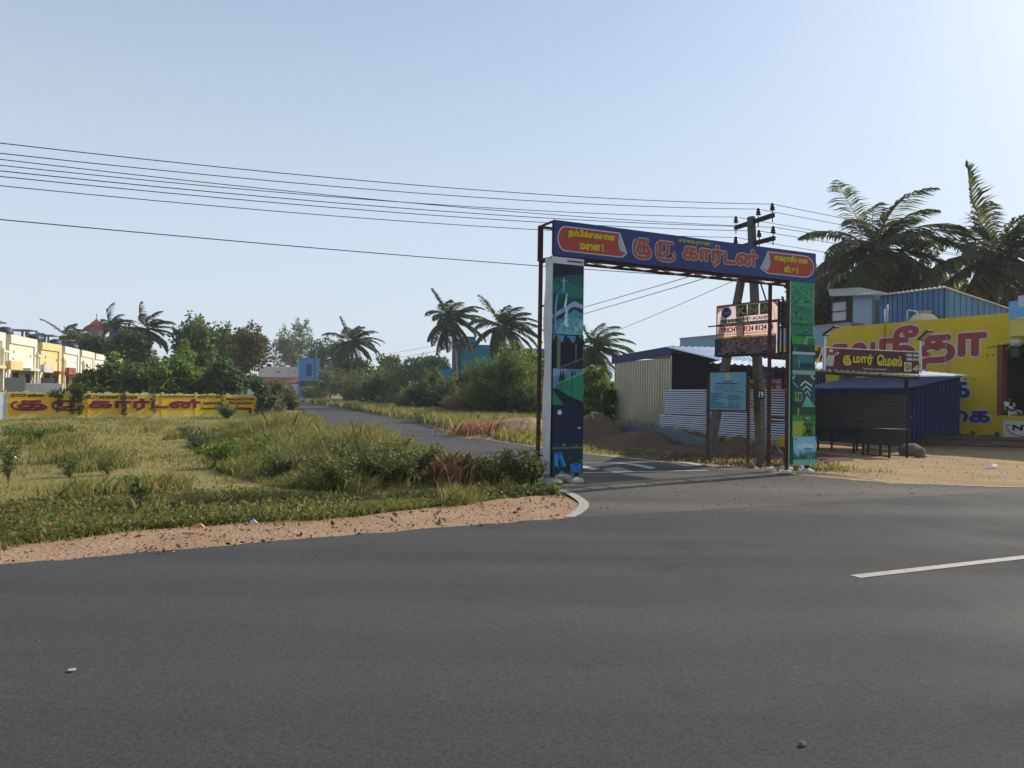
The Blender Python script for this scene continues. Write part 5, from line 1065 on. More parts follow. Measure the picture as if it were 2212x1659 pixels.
row_house('first cream row house cut by picture edge with yellow canopy',-70,43.5,5,48.0,cr1,cany)
row_house('cream row house with white canopy and brown door, second in row',18,49.4,74.5,54.3,cr1,canw)
row_house('butter yellow row house with red canopy, third in row',86.7,57,128,60.4,cr2,canr)
row_house('whitish row house with red edges half hidden by bush, fourth in row',136,62,167,66.8,cr3,canr)
row_house('cream row house behind leafy branches, fifth in row',173,67.5,200,72.4,cr1,canw)
row_house('pale row house showing only its roof band, sixth in row',204,74,236,79.5,cr3,canw,tank=False)
row_house('yellowish row house almost hidden by trees at end of row',242,81,266,86.5,cr2,canr,tank=False)
P=Vector((X(54,46.5),46.5,0)); t=tag(MB().box(0,2.0,0,.15,-.2,1.92).build('garden_wall',K['white'],bevel=.03),'short white garden wall before the yellow row house','wall'); t.location=P; t.rotation_euler=(0,0,R(20))
for px,d,wd,zt_,lab in ((10,45.2,1.1,2.22,'grey ribbed sheet gate before the cream row house'),(83,54,1.0,2.35,'grey ribbed sheet gate before the yellow row house')):
    t=thing('sheet_gate',lab,'gate',(X(px,d),d,0),R(15),'grey sheet gates'); m=MB(); sheet(m,(0,0,0),(1,0,0),(0,0,1),(0,-1,0),wd,zt_,.14,.02); m.build('panel',flat('grey sheet',lin(150,150,142),.5,.2),t)
    m=MB(); m.bar((0,.05,-.2),(0,.05,zt_+.1),.06); m.build('post',K['palecon'],t)
# tower house with red cap
d=120; cx=X(202,d); zb=Z(202,737,d); ze=Z(202,712,d); za=Z(202,686,d)
t=thing('tower_house','far pale house with square roof tower under a red pyramid roof','house',(cx,d,0),R(20))
m=MB(); m.box(-6,6,0,9,-.2,zb); m.build('wall',cr3,t); m=MB(); m.box(-1.1,1.1,.2,2.4,zb,ze); tw=m.build('tower',M('grey wall',[(.3,(.36,.34,.31)),(.7,(.46,.44,.40))],scale=2),t)
m=MB(); m.box(-.45,.45,.13,.197,zb+.4,ze-.35); m.build('window',flat('grey pane',lin(120,128,132)),tw)
m=MB(); q=1.55; c=1.3; m.add([(-q,c-q,ze),(q,c-q,ze),(q,c+q,ze),(-q,c+q,ze),(0,c,za)],[(3,2,1,0),(0,1,4),(1,2,4),(2,3,4),(3,0,4)]); m.tube([(0,c,za-.1),(0,c,za+.7)],.06,6); m.build('roof',M('red tile',[(.3,(.34,.09,.05)),(.7,(.45,.15,.09))],scale=3),t)
m=MB(); m.box(2.2,4.6,1,3,zb,zb+1.7); m.build('blue_tank_room',flat('faded blue',lin(70,110,150)),t)
d=100; t=thing('grey_house','far grey two storey house with dark windows between trees','house',(X(308,d),d,0),R(5)); zz=Z(320,768,d)
m=MB(); m.box(0,1.8,0,6,-.2,zz); m.build('wall',M('grey plaster',[(.3,(.30,.30,.31)),(.7,(.40,.40,.41))],scale=2),t)
m=MB(); m.box(-.2,2.0,-.5,6.2,Z(320,790,d),Z(320,786,d)); m.build('ledge',canr,t)
for z in (Z(320,783,d),Z(320,772,d)-.9): m=MB(); m.box(.5,1.0,-.03,-.003,z,z+.8); m.build('window',K['black'],t)
# white and red house, blue house
d=165; x0=X(557,d); x1=X(643,d); L=x1-x0; t=thing('tiled_house','far white house with red tiled verandah and diamond motifs on parapet','house',(x0,d,0),R(2)); z=lambda y:Z(600,y,d)
m=MB(); m.box(0,L,0,8,z(816),z(792)); pr=m.build('parapet',M('white plaster',[(.3,(.48,.45,.44)),(.7,(.60,.57,.55))],scale=1),t)
m=MB()
for cx_ in (.09,.5,.91):
    w_=.3 if cx_!=.5 else .55; c=(L*cx_,(z(816)+z(792))/2); m.poly([(c[0]-w_*1.4,-.01,c[1]),(c[0],-.01,c[1]-w_*.5),(c[0]+w_*1.4,-.01,c[1]),(c[0],-.01,c[1]+w_*.5)])
m.build('motif',flat('faded red motif',lin(176,120,110)),pr)
m=MB(); m.hexa([(-2,-1.8,z(827)),(L,-1.8,z(827)),(L,0,z(816)),(-2,0,z(816)),(-2,-1.75,z(827)+.12),(L,-1.75,z(827)+.12),(L,.0,z(816)+.12),(-2,.0,z(816)+.12)]); m.build('verandah_roof',M('red tiles',[(.3,(.25,.07,.04)),(.7,(.40,.15,.08))],scale=1.5,stretch=(3,1,1)),t)
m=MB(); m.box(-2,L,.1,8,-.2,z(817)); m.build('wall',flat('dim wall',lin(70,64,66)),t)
for k in range(9): m=MB(); x=L*.1+k*L*.105; m.box(x,x+.12,-1.6,-1.48,-.1,z(827)-.05); m.build('pillar',canw,t)
m=MB(); m.box(-.2,L*.35,1,3,z(782),z(780)); 
for x in (0,L*.33): m.box(x-.08,x+.08,1.2,1.36,z(792),z(782))
m.build('roof_stand',flat('grey stand',lin(90,90,92)),t)
m=MB(); m.lathe((L*.2,2,z(792)),[(.5,0),(.6,.1),(.55,.5),(.2,.7)],12); m.build('tank',K['black'],t,True)
for k in range(4): m=MB(); x=L*(.5+.14*k); m.box(x-.07,x+.07,.5,.64,z(792),z(784)); m.build('roof_post',K['concrete'],t)
t=tag(MB().box(-13,1.5,-1.2,-1.0,-.2,Z(600,829,157)).build('garden_wall',K['white']),'far low whitewashed wall before the tiled house','wall'); t.location=(X(645,158),158,0); t.scale=(1.6,1,1)
d=150; x0=X(645,d); x1=X(688,d); L=x1-x0; t=thing('blue_house','far bright blue flat roofed house beside street pole','house',(x0,d,0),R(17)); z=lambda y:Z(665,y,d)
bb=M('bright blue wall',[(.3,(.03,.17,.42)),(.7,(.05,.23,.52))],scale=.8,rough=.7)
m=MB(); m.box(0,L,0,6,-.2,z(778)); m.build('wall',bb,t); m=MB(); m.box(-.1,L+.1,-.12,6,z(778)+.002,z(773)); m.build('parapet',bb,t)
m=MB(); m.box(L*.35,L*.62,-.03,-.002,z(812),z(786)); m.build('window',flat('dark blue shutter',lin(24,40,100)),t); m=MB(); m.box(.05,L,-.03,-.002,z(835),z(823)); m.build('dark_door',flat('dark opening',lin(50,56,64)),t)  # dark panel along the foot of the front wall
# teal house behind the palms
d=88; tm=M('teal wall',[(.3,(.015,.20,.30)),(.7,(.025,.27,.38))],scale=.7,detail=8,rough=.75)
x0=X(975,d); t=thing('teal_house','large plain teal house behind the two leaning palms','house',(x0,d,0),R(4)); z=lambda y:Z(1010,y,d); L=X(1083,d)-x0; x2=X(1180,d)-x0
m=MB(); m.box(0,L,0,9,-.2,z(744)); m.build('wall',tm,t); m=MB(); m.box(X(990,d)-x0,X(1026,d)-x0,.5,4,z(744)+.002,z(726)); m.build('stair_room',tm,t)
m=MB(); m.box(L,x2,.6,9,-.2,z(749)); m.build('wing',flat('blue teal',(.02,.19,.36)),t); m=MB(); m.box(X(943,d)-x0,-.003,-.5,4,-.2,z(798)); m.build('porch',flat('bright teal',(.02,.24,.45)),t)
for px,py in ((1057,800),): m=MB(); x=X(px,d)-x0; m.box(x-.5,x+.5,-.03,-.002,z(py+12),z(py-9)); m.build('window',K['black'],t)
m=MB(); x=X(992,d)-x0; m.tube([(x,-.06,z(744)),(x,-.06,0)],.05,6); m.build('drain_pipe',K['wire'],t)
# parked yellow lorry and low shed half hidden by bushes
d=47; x0=X(1258,d); t=thing('lorry','orange and yellow lorry half hidden behind bushes right beside pillar','lorry',(x0,d,0),R(8)); z=lambda y:Z(1280,y,d)
m=MB(); m.box(-2.2,.55,0,2,.6,z(835)); m.build('cargo_body',flat('orange body',lin(190,120,40)),t)
m=MB(); m.box(-2.2,.42,-.03,-.002,z(856),z(843)); m.build('side_panel',flat('grey panel',lin(120,116,100)),t); m=MB(); m.box(-2.2,.42,-.03,-.002,z(870),z(864)); m.build('bumper_board',flat('pale board',lin(190,180,176)),t)
m=MB(); m.hexa([(.6,.0,.6),(1.85,.0,.6),(1.85,1.9,.6),(.6,1.9,.6),(.6,.0,z(840)),(1.8,.0,z(840)),(1.8,1.9,z(840)),(.6,1.9,z(840))]); cb_=m.build('cab',flat('maroon cab',lin(110,60,54)),t)
m=MB(); m.box(.72,1.2,-.02,-.002,z(860),z(845)); m.build('window',K['black'],cb_); m=MB(); m.box(1.3,1.65,-.02,-.002,z(860),z(845)); m.build('window',K['black'],cb_)
for x in (-1.4,1.2):
    m=MB(); m.lathe((0,0,0),[(.2,-.12),(.42,-.1),(.45,0),(.42,.1),(.2,.12)],18); o=m.build('wheel',K['black'],t,True); o.location=(x,.15,.43); o.rotation_euler=(R(90),0,0)
# ================================================================ TREES
def tp(label,px,yt,hw,d,yb_,leaf,ls=.4,n=2600,group='trees beyond the field',nc=26,name='leafy_tree',cat='tree',core=.35,cr=(.24,.42),tr=None,lw=.55,drop=.25,twigs=8,barkm=None,ryf=1.0):
    h=Z(px,yt,d); zb=max(.05,Z(px,yb_,d)); hw*=1.13
    if cat=='bush': zb=-.25; n=int(n*1.35)
    else: zb=max(.1,zb-.28*(h-zb)); n=int(n*1.45)
    h*=1.07; rz=(h-zb)/2; rx=hw*d/1662
    return tree(name,label,X(px,d),d,h,rx,rz,n,ls,K[leaf],group,ry=rx*ryf,nc=nc,cat=cat,tr=tr or max(.05,h*.022),lw=lw,zc=zb+rz,drop=drop,core=core,cr=cr,twigs=twigs,barkm=barkm)
tp('olive tree with ragged top before the red capped tower',163,700,40,100,790,'leafpale',.55,2600)
tp('dark bushy tree standing under the red capped tower',214,728,42,98,800,'leafdark',.55,3000)
tp('dense dark green tree beside the wind bent far palm',272,700,44,88,800,'leafdark',.5,3600)
tp('dim low tree peeping over the cream house roofs',75,722,14,110,760,'leafdark',.5,700)
tp('tall dark tree with bright flecks over the wall bushes',437,696,56,92,800,'leaf',.5,4600,nc=36)
tp('dark shaded tree directly behind the dry brown tree',492,722,46,98,812,'leafdark',.55,3400)
tp('round brown half dry tree with bare pale stems',531,712,41,82,796,'leafbrown',.36,3600,nc=30,tr=.14)
tp('airy green tree with clear gaps above the tiled house',633,700,43,180,785,'leaf',.55,3600,nc=30,cr=(.2,.34))
tp('wide dark tree behind the bright blue house',712,738,52,160,815,'leafdark',.6,3600)
tp('dark rounded tree under the lone far palm',768,770,40,114,822,'leafdark',.6,2600)
tp('small rounded olive tree alone above the road bend',838,770,26,118,815,'leafpale',.55,1500)
tp('feathery pale green tree beyond the road bend bushes',905,772,42,105,815,'leafblue',.5,2000)
tp('loose grey green thorn tree beside the teal porch',940,772,34,104,815,'leafblue',.4,2000,cr=(.18,.32))
tp('shaggy bright tree just left of the rusty post',1138,752,42,70,830,'leafbright',.42,2600,nc=26)
BG='bushes along the side road'
tp('huge bright feathery thorn bush beside the rusty post',1095,768,95,47,905,'leaf',.17,15000,BG,60,'bush','bush',.2,(.2,.34),.1,.35,.15,10)
tp('sunny feathery crown topping the huge thorn bush',1125,748,62,50,850,'leafbright',.17,6500,BG,34,'bush','bush',.2,(.22,.36),.08,.35,.15,8)
tp('dark round leaved bush at foot of the leaning palm',1026,800,30,56,870,'leafdark',.3,2600,BG,22,'bush','bush',.2)
tp('mid green feathery bush beside the big palm foot',948,794,44,62,888,'leaf',.2,6000,BG,34,'bush','bush',.2,(.2,.34),.07,.35,.1)
tp('low bright green bush bordering the dry roadside grass',905,826,56,64,892,'leafbright',.2,5200,BG,30,'bush','bush',.2,(.22,.36),.06,.4,.1)
tp('grey green feathery bush on the skyline above the road',880,776,52,80,870,'leafblue',.24,4600,BG,30,'bush','bush',.2,(.2,.34),.07,.35)
tp('pale tall stalky bush behind the street pole',745,796,50,104,866,'leafpale',.3,4200,BG,30,'bush','bush',.2,(.2,.34),.07,.35)
tp('yellow green bush under the lone far palm',815,792,34,104,860,'leafbright',.32,2400,BG,22,'bush','bush',.2)
tp('pale leggy bush with big leaves along the road bend',815,812,54,88,884,'leafpale',.26,4400,BG,30,'bush','bush',.2,(.2,.34),.06,.5,.3)
tp('feathery bush hiding the blue house foot',705,796,36,126,860,'leaf',.3,2800,BG,22,'bush','bush',.2)
tp('olive bush spilling over far end of the side road',612,832,30,70,872,'leafpale',.3,2200,BG,22,'bush','bush',.2)
tp('bright bush showing between pillar and tin shed',1290,800,42,43,872,'leafbright',.24,3600,BG,26,'bush','bush',.2)
tp('dark bush against the far corner of tin shed',1312,838,22,36,905,'leaf',.18,2400,BG,18,'bush','bush',.2,tr=.05)
tp('low yellowish bush under the hidden lorry',1268,868,22,34,895,'leafbright',.2,1500,BG,14,'bush','bush',.2,tr=.04)
tp('leafy olive scrub between the pale stalky bush and bright bush',775,812,40,100,872,'leaf',.26,2600,BG,26,'bush','bush',.2)
tp('tall pale green thorn scrub under the skyline by road bend',850,796,44,88,868,'leafpale',.28,3200,BG,28,'bush','bush',.2)
tp('mid green scrub filling behind the low bright bush',930,806,48,63,886,'leaf',.22,4600,BG,30,'bush','bush',.2)
tp('grey green scrub before the teal porch',958,826,30,59,886,'leafblue',.2,3600,BG,26,'bush','bush',.2)
tp('bright scrub at near end of the roadside bushes',1048,822,44,50,905,'leafbright',.17,5200,BG,30,'bush','bush',.2)
tp('olive scrub behind the reddish roadside grass',990,856,36,53,895,'leafpale',.17,3600,BG,26,'bush','bush',.2)
tp('dark scrub under the huge thorn bush by the stones',1140,850,52,44,912,'leafdark',.16,5200,BG,28,'bush','bush',.2)
tp('low straggly scrub at edge of the road bend',845,848,44,82,888,'leaf',.2,3200,BG,26,'bush','bush',.2)
tp('pale weeds at foot of the bright blue house',672,836,26,140,872,'leafpale',.5,1500,BG,18,'bush','bush',.2)
tp('pale weeds before the far whitewashed wall',612,838,28,128,874,'leafblue',.5,1500,BG,18,'bush','bush',.2)
# dry thorn bush of bare twigs
t=thing('dry_bush','bare brown thorn bush of tangled twigs before the green bush','bush',(X(1003,49.5),49.5,0),0,BG)
m=MB(); rs=random.Random(31)
for k in range(130):
    a=rs.uniform(0,6.28); el=rs.uniform(.35,1.5); L=rs.uniform(.7,1.75); p=Vector((rs.uniform(-.35,.35),rs.uniform(-.3,.3),rs.uniform(.0,.5))); d_=Vector((math.cos(a)*math.cos(el),math.sin(a)*math.cos(el)*.8,math.sin(el)))
    pts=[p]; 
    for i in range(5): d_=(d_+Vector((rs.gauss(0,.28),rs.gauss(0,.28),rs.gauss(-.03,.2)))).normalized(); pts.append(pts[-1]+d_*L/4)
    m.tube(pts,[.014*(1-.16*i) for i in range(6)],4,caps=False)
m.build('twigs',K['twig'],t)
t.scale=(1.4,1.4,1.4)
V,F=leaf_cloud([(0,0,1.2),(.5,0,.7),(-.6,0,.8)],[.7,.5,.5],900,.12,.4); npmesh('sparse_leaves',V,F,K['leafbrown'],t)
WG='bushes behind the yellow wall'
tp('bright bush in front of the whitish row house',190,802,36,55,850,'leafbright',.34,3000,WG,24,'bush','bush',.2)
tp('broad bright green bush behind wall at the thick creeper',252,784,50,57,850,'leafbright',.34,4800,WG,32,'bush','bush',.2)
tp('mid green low bush behind wall joining the bright bushes',318,784,54,55,855,'leaf',.32,4200,WG,28,'bush','bush',.2)
tp('tall leafy bush rising to the dark tree behind wall',395,756,46,60,845,'leafbright',.34,4600,WG,30,'bush','bush',.2)
tp('olive topped bush behind wall under the dark tree',445,748,40,63,840,'leafpale',.34,3600,WG,26,'bush','bush',.2)
tp('large leaved grey green bush behind the phone number end',490,776,42,54,850,'leafblue',.36,2800,WG,22,'bush','bush',.2)
tp('fresh green bush in the middle behind the wall',385,788,52,53,855,'leafbright',.3,4200,WG,28,'bush','bush',.2)
tp('upright pale castor plant at the wall end',566,810,24,50.5,880,'leafblue',.3,2600,WG,20,'bush','bush',.2,tr=.05)
tp('pale weed thicket between wall end and tiled house',592,832,26,60,878,'leafpale',.28,2200,WG,18,'bush','bush',.2,tr=.05)
# banana plant
t=thing('banana_plant','pale arching banana leaves above the bushes behind wall','banana plant',(X(262,54),54,0)); m=MB(); m.tube([(0,0,-.2),(0,0,2.2)],[.12,.08],8); m.build('stem',K['leafpale'] if False else K['palmbark'],t)
for k,(a,L) in enumerate(((.1,2.0),(.5,1.7),(2.9,1.5),(4.2,1.3),(1.4,1.5))):
    m=MB(); d_=Vector((math.cos(a)*.75,math.sin(a)*.75,.8)).normalized(); p=Vector((0,0,2.1)); prev=None; s=Vector((-math.sin(a),math.cos(a),0))
    for i in range(9):
        wv=.22*math.sin(math.pi*(i+.4)/9); cur=(p-s*wv+Vector((0,0,-.06)),p,p+s*wv+Vector((0,0,-.06)))
        if prev: m.add([prev[0],prev[1],cur[1],cur[0]],[(0,1,2,3)]); m.add([prev[1],prev[2],cur[2],cur[1]],[(0,1,2,3)])
        prev=cur; d_=(d_+Vector((0,0,-.19))).normalized(); p=p+d_*L/8
    m.build('leaf_blade',K['leafpale'],t)
# creepers on the wall
for (px0,px1,y0,y1,n,lab) in ((150,178,838,858,420,'thick dark creeper draped over the top of yellow wall'),(152,158,856,893,80,'thin hanging strand under the thick creeper'),(170,178,856,895,130,'longest hanging strand under the thick creeper'),(122,128,850,888,60,'thin dark creeper strand across the first big letters'),(104,140,843,850,90,'wispy creeper trailing along the scalloped wall top'),(263,270,850,896,170,'dark creeper falling down the middle wall post'),(328,334,846,893,110,'narrow dark creeper covering the fifth wall post'),(476,481,846,895,90,'thin creeper on post before the phone numbers')):
    t=thing('creeper',lab,'creeper',(w0.x,w0.y,0),wa,'creepers hanging on the yellow wall'); A=Wf.p(px0,y0); B=Wf.p(px1,y1)
    V,F=leaf_cloud([((A[0]+B[0])/2+random.uniform(-.45,.45)*(B[0]-A[0]),-.10,A[1]+(B[1]-A[1])*f) for f in np.linspace(.04,.96,14)],[max(.09,min(.2,(B[0]-A[0])*.5))]*14,n,.13,.7,.5); npmesh('leaves',V,F,K['leafdark'],t)
    m=MB(); m.tube([((A[0]+B[0])/2,-.06,A[1]),((A[0]+B[0])/2+.05,-.07,B[1])],.015,5); m.build('stem',K['bark'],t)
# ================================================================ PALMS
PG='coconut palms in the distance'; PR='coconut palms behind the shops'
def pp_(label,px,yc,d,fl,nf,lean_px,mat,group,seed,tr,up=.9,wind=.5):
    wind*=1.25; nf=int(nf*1.2)
    h=Z(px,yc,d); x=X(px,d); ln=lean_px*d/1662; palm(label,x-ln,d,h,fl,nf,ln,K[mat],group,seed,tr,up,wind,1.3 if d<60 else 1.9)
pp_('taller palm leaning left before the teal house, bare trunk showing',972,690,84,4.4,24,-14,'palmleaf',PG,1,.17)
pp_('shorter palm rising from the bright bush right of taller palm',1086,706,78,4.2,24,-2,'palmleaf',PG,2,.17)
pp_('palm seen between the arch pillar and tin shed',1284,752,56,3.5,22,-4,'palmleaf',PG,3,.15,1.0)
pp_('lone dark palm above the round trees by the road bend',760,738,110,4.4,22,3,'palmleafd',PG,4,.2,.75)
pp_('wind bent palm right of the red capped tower tree',316,712,92,4.0,20,6,'palmleafd',PG,5,.2,.9,.9)
pp_('palm immediately behind the red capped tower',236,706,122,4.4,18,2,'palmleafd',PG,6,.2,.7,.9)
pp_('far palm with tattered fronds above the row house roofs',143,728,110,4.0,14,-6,'palmleafd',PG,7,.2,.9,.7)
pp_('big palm behind blue tin room with wide spread fronds',1893,540,46,5.3,26,6,'palmleafd',PR,8,.2,.86,.45)
pp_('big palm cut by picture edge beside the rooftop sign',2152,552,43,5.7,26,8,'palmleafd',PR,9,.2,.86,.5)
SG='dark trees behind the shops'
tp('broad dark tree filling behind the green panel',1790,585,84,52,735,'leafdark',.3,9000,SG,44,'leafy_tree','tree',.15,(.24,.4))
tp('dark leafy tree around trunk of the big palm',1905,560,92,50,735,'leafdark',.3,9000,SG,46,'leafy_tree','tree',.15,(.24,.4))
tp('dark tree between the two big palms',2035,608,76,51,735,'leafdark',.3,6000,SG,36,'leafy_tree','tree',.15,(.24,.4))
tp('dark undergrowth tree at trunk of edge palm',2165,640,75,48,740,'leafdark',.3,6500,SG,36,'leafy_tree','tree',.15,(.24,.4))
tp('small sprig of tree showing beside the hoarding',1694,650,14,50,700,'leafdark',.28,500,SG,9,'leafy_tree','tree',.15,(.3,.5),tr=.08)
tp('thin yellow green branches rising past the big palm fronds',1985,520,60,46.5,640,'leafpale',.26,900,SG,26,'leafy_tree','tree',.5,(.1,.2),tr=.1,twigs=22)
# ================================================================ GRASS, WEEDS, LITTER
def inpoly(P,poly):
    x,y=P[:,0],P[:,1]; r=np.zeros(len(P),bool); n=len(poly)
    for i in range(n):
        x1,y1=poly[i]; x2,y2=poly[(i+1)%n]
        if y1==y2: continue
        c=((y1>y)!=(y2>y))&(x<(x2-x1)*(y-y1)/(y2-y1)+x1); r^=c
    return r
def patch(P,s=.35,seed=0):
    r=np.random.default_rng(seed); o=np.zeros(len(P))
    for k in range(9): kx,ky=r.normal(size=2)*s*(1+k*.45); o+=np.sin(P[:,0]*kx+P[:,1]*ky+r.uniform(0,6.28))/(1+.3*k)
    return o/3.2
def sample(poly,n,pw=1.5,keep=None):
    A=np.array(poly); lo,hi=A.min(0),A.max(0); out=[]; got=0
    while got<n:
        P=rng.uniform(lo,hi,(n*6,2)); P=P[inpoly(P,poly)]; d=np.hypot(P[:,0],P[:,1]); P=P[rng.random(len(P))<(7/np.maximum(d,7))**pw]
        if keep is not None and len(P): P=P[rng.random(len(P))<keep(P)]
        out.append(P); got+=len(P)
    return np.concatenate(out)[:n]
def blades(name,P,h,wd,mats,label=None,lean=.35,mi=None,z0=-.01,bend=True):
    n=len(P); d=np.hypot(P[:,0],P[:,1]); a=rng.uniform(0,6.28,n); L=np.clip(rng.normal(0,lean,(n,2)),-.62,.62)*h[:,None]+np.array([.10,-.03])*h[:,None]
    w_=wd*np.maximum(d/11,1)**.9*rng.uniform(.7,1.3,n); s=np.stack([np.cos(a),np.sin(a)],1)*w_[:,None]*.5
    B=np.concatenate([P,np.full((n,1),z0)],1); S3=np.concatenate([s,np.zeros((n,1))],1)
    mid=B+np.concatenate([L*.35,(h*.62)[:,None]],1); tip=B+np.concatenate([L,h[:,None]],1)
    V=np.stack([B-S3,B+S3,mid+S3*.8,tip+S3*.12,mid-S3*.8],1).reshape(-1,3); I=np.arange(n)*5
    F=np.stack([I,I+1,I+2,I+3,I+4],1)
    o=npmesh(name,V,F,mats,None,mi); o['kind']='stuff'
    if label: o['label']=label
    return o
fieldpoly=[(x,y) for x,y in field]
# low green strip behind the verge
VBa=np.array(VB); back=[(x-.55-1.1*(i<9),y+.9+1.6*(i<9)) for i,(x,y) in enumerate(VB)]
st=[(x,y+.02) for x,y in VB]+back[::-1]
P=sample(st,52000,1.0,lambda P:np.clip(.6+.8*patch(P,1.1,3),.05,1)); h=rng.uniform(.04,.12,len(P))*(1+.5*patch(P,1.2,2)); blades('grass',P,np.maximum(h,.03),.013,K['grassgreen'],'low green grass edging the red earth verge',.7)
P=sample(st,20000,1.0,lambda P:np.clip(.55+.8*patch(P,1.3,4),.05,1)); V=None
nn_=len(P); B=np.concatenate([P,rng.uniform(.01,.12,(nn_,1))],1); V,F=leaf_cloud(B,np.full(nn_,.03),nn_,.055,.55); o=npmesh('ground_cover',V,F,K['groundcover']); o['kind']='stuff'; o['label']='creeping small leaved ground cover along the verge'
# open field
P=sample(fieldpoly,150000,1.25,lambda P:np.clip(.42+1.0*patch(P,.45,5),.06,1)); d=np.hypot(P[:,0],P[:,1])
h=rng.uniform(.02,.085,len(P))*(1+.6*patch(P,.5,6)); blades('grass',P,np.clip(h,.025,.4),.013,[K['grassdry'],K['grassgreen']],'short patchy grass over the open field',.6,mi=(rng.random(len(P))<np.clip(.30+.55*patch(P,.4,8),.04,.9)).astype(int))
# tufts of taller weeds in the open field
P=sample(fieldpoly,80000,1.2,lambda P:np.clip((patch(P,.9,15)-.42)*3,0,1)); h=rng.uniform(.12,.36,len(P))*np.where(np.hypot(P[:,0],P[:,1])>33,.45,1); blades('grass',P,h,.011,[K['grassdry'],K['grassgreen']],'scattered taller tufts in the open field',.4,mi=(rng.random(len(P))<.45).astype(int))
# tall dry grass before the side road
tall=[g2(405,965),g2(470,1018),g2(585,1052),g2(720,1062),g2(850,1060),g2(985,1050),g2(1120,1046),(.15,15.4),(-.75,17.0),(-2.1,19.6),(-3.95,22.5),(-7.4,31),(-11.7,48),(X(612,44),44),g2(545,925),g2(425,940)]
def tallh(P):
    A=np.array(tall); d=np.full(len(P),9.)
    for i in range(len(tall)):
        a=A[i]; b=A[(i+1)%len(tall)]; ab=b-a; t=np.clip(((P-a)@ab)/(ab@ab),0,1); d=np.minimum(d,np.linalg.norm(P-(a+t[:,None]*ab),axis=1))
    return np.clip(.14+(d+.7*patch(P,1.1,77))*.29,.08,1.05)
P=sample(tall,160000,1.15,lambda P:np.clip(.6+.5*patch(P,.5,21),.12,1)*np.clip(tallh(P)*1.7,.15,1)); h=rng.uniform(.45,1.05,len(P))*tallh(P)*(1+.22*patch(P,.6,22)); g_=(rng.random(len(P))<np.clip(.55+.6*patch(P,.5,24),.1,.95)).astype(int)
h*=rng.uniform(.75,1.15,len(P)); h=h*np.clip((.0-P[:,0]/P[:,1]-(-.0))/.13+.15,.32,1)
blades('grass',P,h,.0095,[K['grassdry'],K['grassgreen']],'tall feathery dry grass between field and side road',.34,mi=g_)
P=sample(tall,52000,1.15,lambda P:np.clip(.6+.5*patch(P,.5,21),.12,1)); hh=tallh(P)*np.clip((-P[:,0]/P[:,1])/.13+.15,.32,1)*rng.uniform(.15,.95,len(P))
B=np.concatenate([P,hh[:,None]],1); V,F=leaf_cloud(B,np.full(len(P),.04),len(P),.05,.35,-.3); o=npmesh('seed_heads',V,F,K['groundcover']); o['kind']='stuff'; o['label']='fine seed heads and small leaves in the tall dry grass'
# reddish dry clump
c0=np.array(g2(950,1040)); c1=np.array(g2(1000,1045))
P=np.concatenate([c0+rng.normal(size=(650,2))*[.34,.34],c1+rng.normal(size=(330,2))*[.3,.3]]); blades('grass',P,rng.uniform(.25,.62,len(P)),.014,K['grassred'],'reddish dry grass clump near the arch',.5)
c0=np.array((X(1040,30),30)); P=c0+rng.normal(size=(1300,2))*[.5,.5]; blades('grass',P,rng.uniform(.25,.75,len(P)),.014,K['grassred'],'reddish grass clump across the side road',.5)
# strip on the far side of the side road
FR=[(x+.12,y) for x,y in SR[3:9]]; FB=offl(SR[3:9],-7.5); st2=FR+FB[::-1]
P=sample(st2,85000,.75,lambda P:np.clip(.6+.5*patch(P,.4,31),.1,1)); dd_=np.hypot(P[:,0],P[:,1]); h=rng.uniform(.25,.8,len(P))*np.clip((dd_-21)/12,.15,1)
blades('grass',P,h,.012,[K['grassdry'],K['grassgreen']],'dry roadside grass along far edge of side road',.35,mi=(rng.random(len(P))<.35).astype(int))
# weedy patches at the right gate posts
for c,s,n,hh in ((g2(1775,1012),(.35,.3),500,.16),(g2(1590,1000),(.8,.35),500,.14),(g2(1720,1008),(.3,.3),260,.2),(g2(1830,1018),(.5,.25),260,.09)):
    P=np.array(c)+rng.normal(size=(n,2))*np.array(s); blades('grass',P,rng.uniform(.4,1,n)*hh,.012,[K['grassdry'],K['grassgreen']],'sparse dry weeds at the arch feet',.7,mi=(rng.random(n)<.4).astype(int))
# individual weeds
def weed(label,px,py,h,r,leaf,n,ls=.07,group='weeds beside the arch',lw=.4,name='weed',stems=16,cat='weed'):
    p=gp(px,py); t=thing(name,label,cat,(p.x,p.y,0),0,group); m=MB(); tips=[]; rs=random.Random(int(px*7+py))
    for k in range(stems):
        a=rs.uniform(0,6.28); e=rs.uniform(.3,1)*r; q=Vector((math.cos(a)*e,math.sin(a)*e,h*rs.uniform(.55,1.05))); mid=Vector((q.x*.35,q.y*.35,q.z*.55)); m.tube([(0,0,-.03),mid,q],[.008,.006,.002],4,caps=False)
        for f in (.35,.5,.65,.8,.92,1): tips.append(Vector((0,0,0)).lerp(mid,f*2) if f<.5 else mid.lerp(q,f*2-1))
    m.build('stems',K['bark'],t); V,F=leaf_cloud([tuple(v) for v in tips],[.05+.05*h]*len(tips),n,ls,lw,.1); npmesh('leaves',V,F,K[leaf],t); return t
weed('largest olive roadside weed bush before the tall grass',818,1050,.72,.75,'leafpale',3000,.085,stems=34)
weed('second olive weed bush between large bush and red grass',890,1048,.66,.55,'leafpale',2000,.08,stems=24)
weed('upright spiky weed leaning over the side road',935,1042,.62,.4,'leaf',1000,.07,stems=14)
weed('bushy weed with round leaves right of red grass',1022,1046,.5,.4,'leaf',1500,.085,stems=18)
weed('dusty weed bush beside the leafy roadside weed',1070,1050,.5,.48,'leafpale',1100,.07,stems=24)
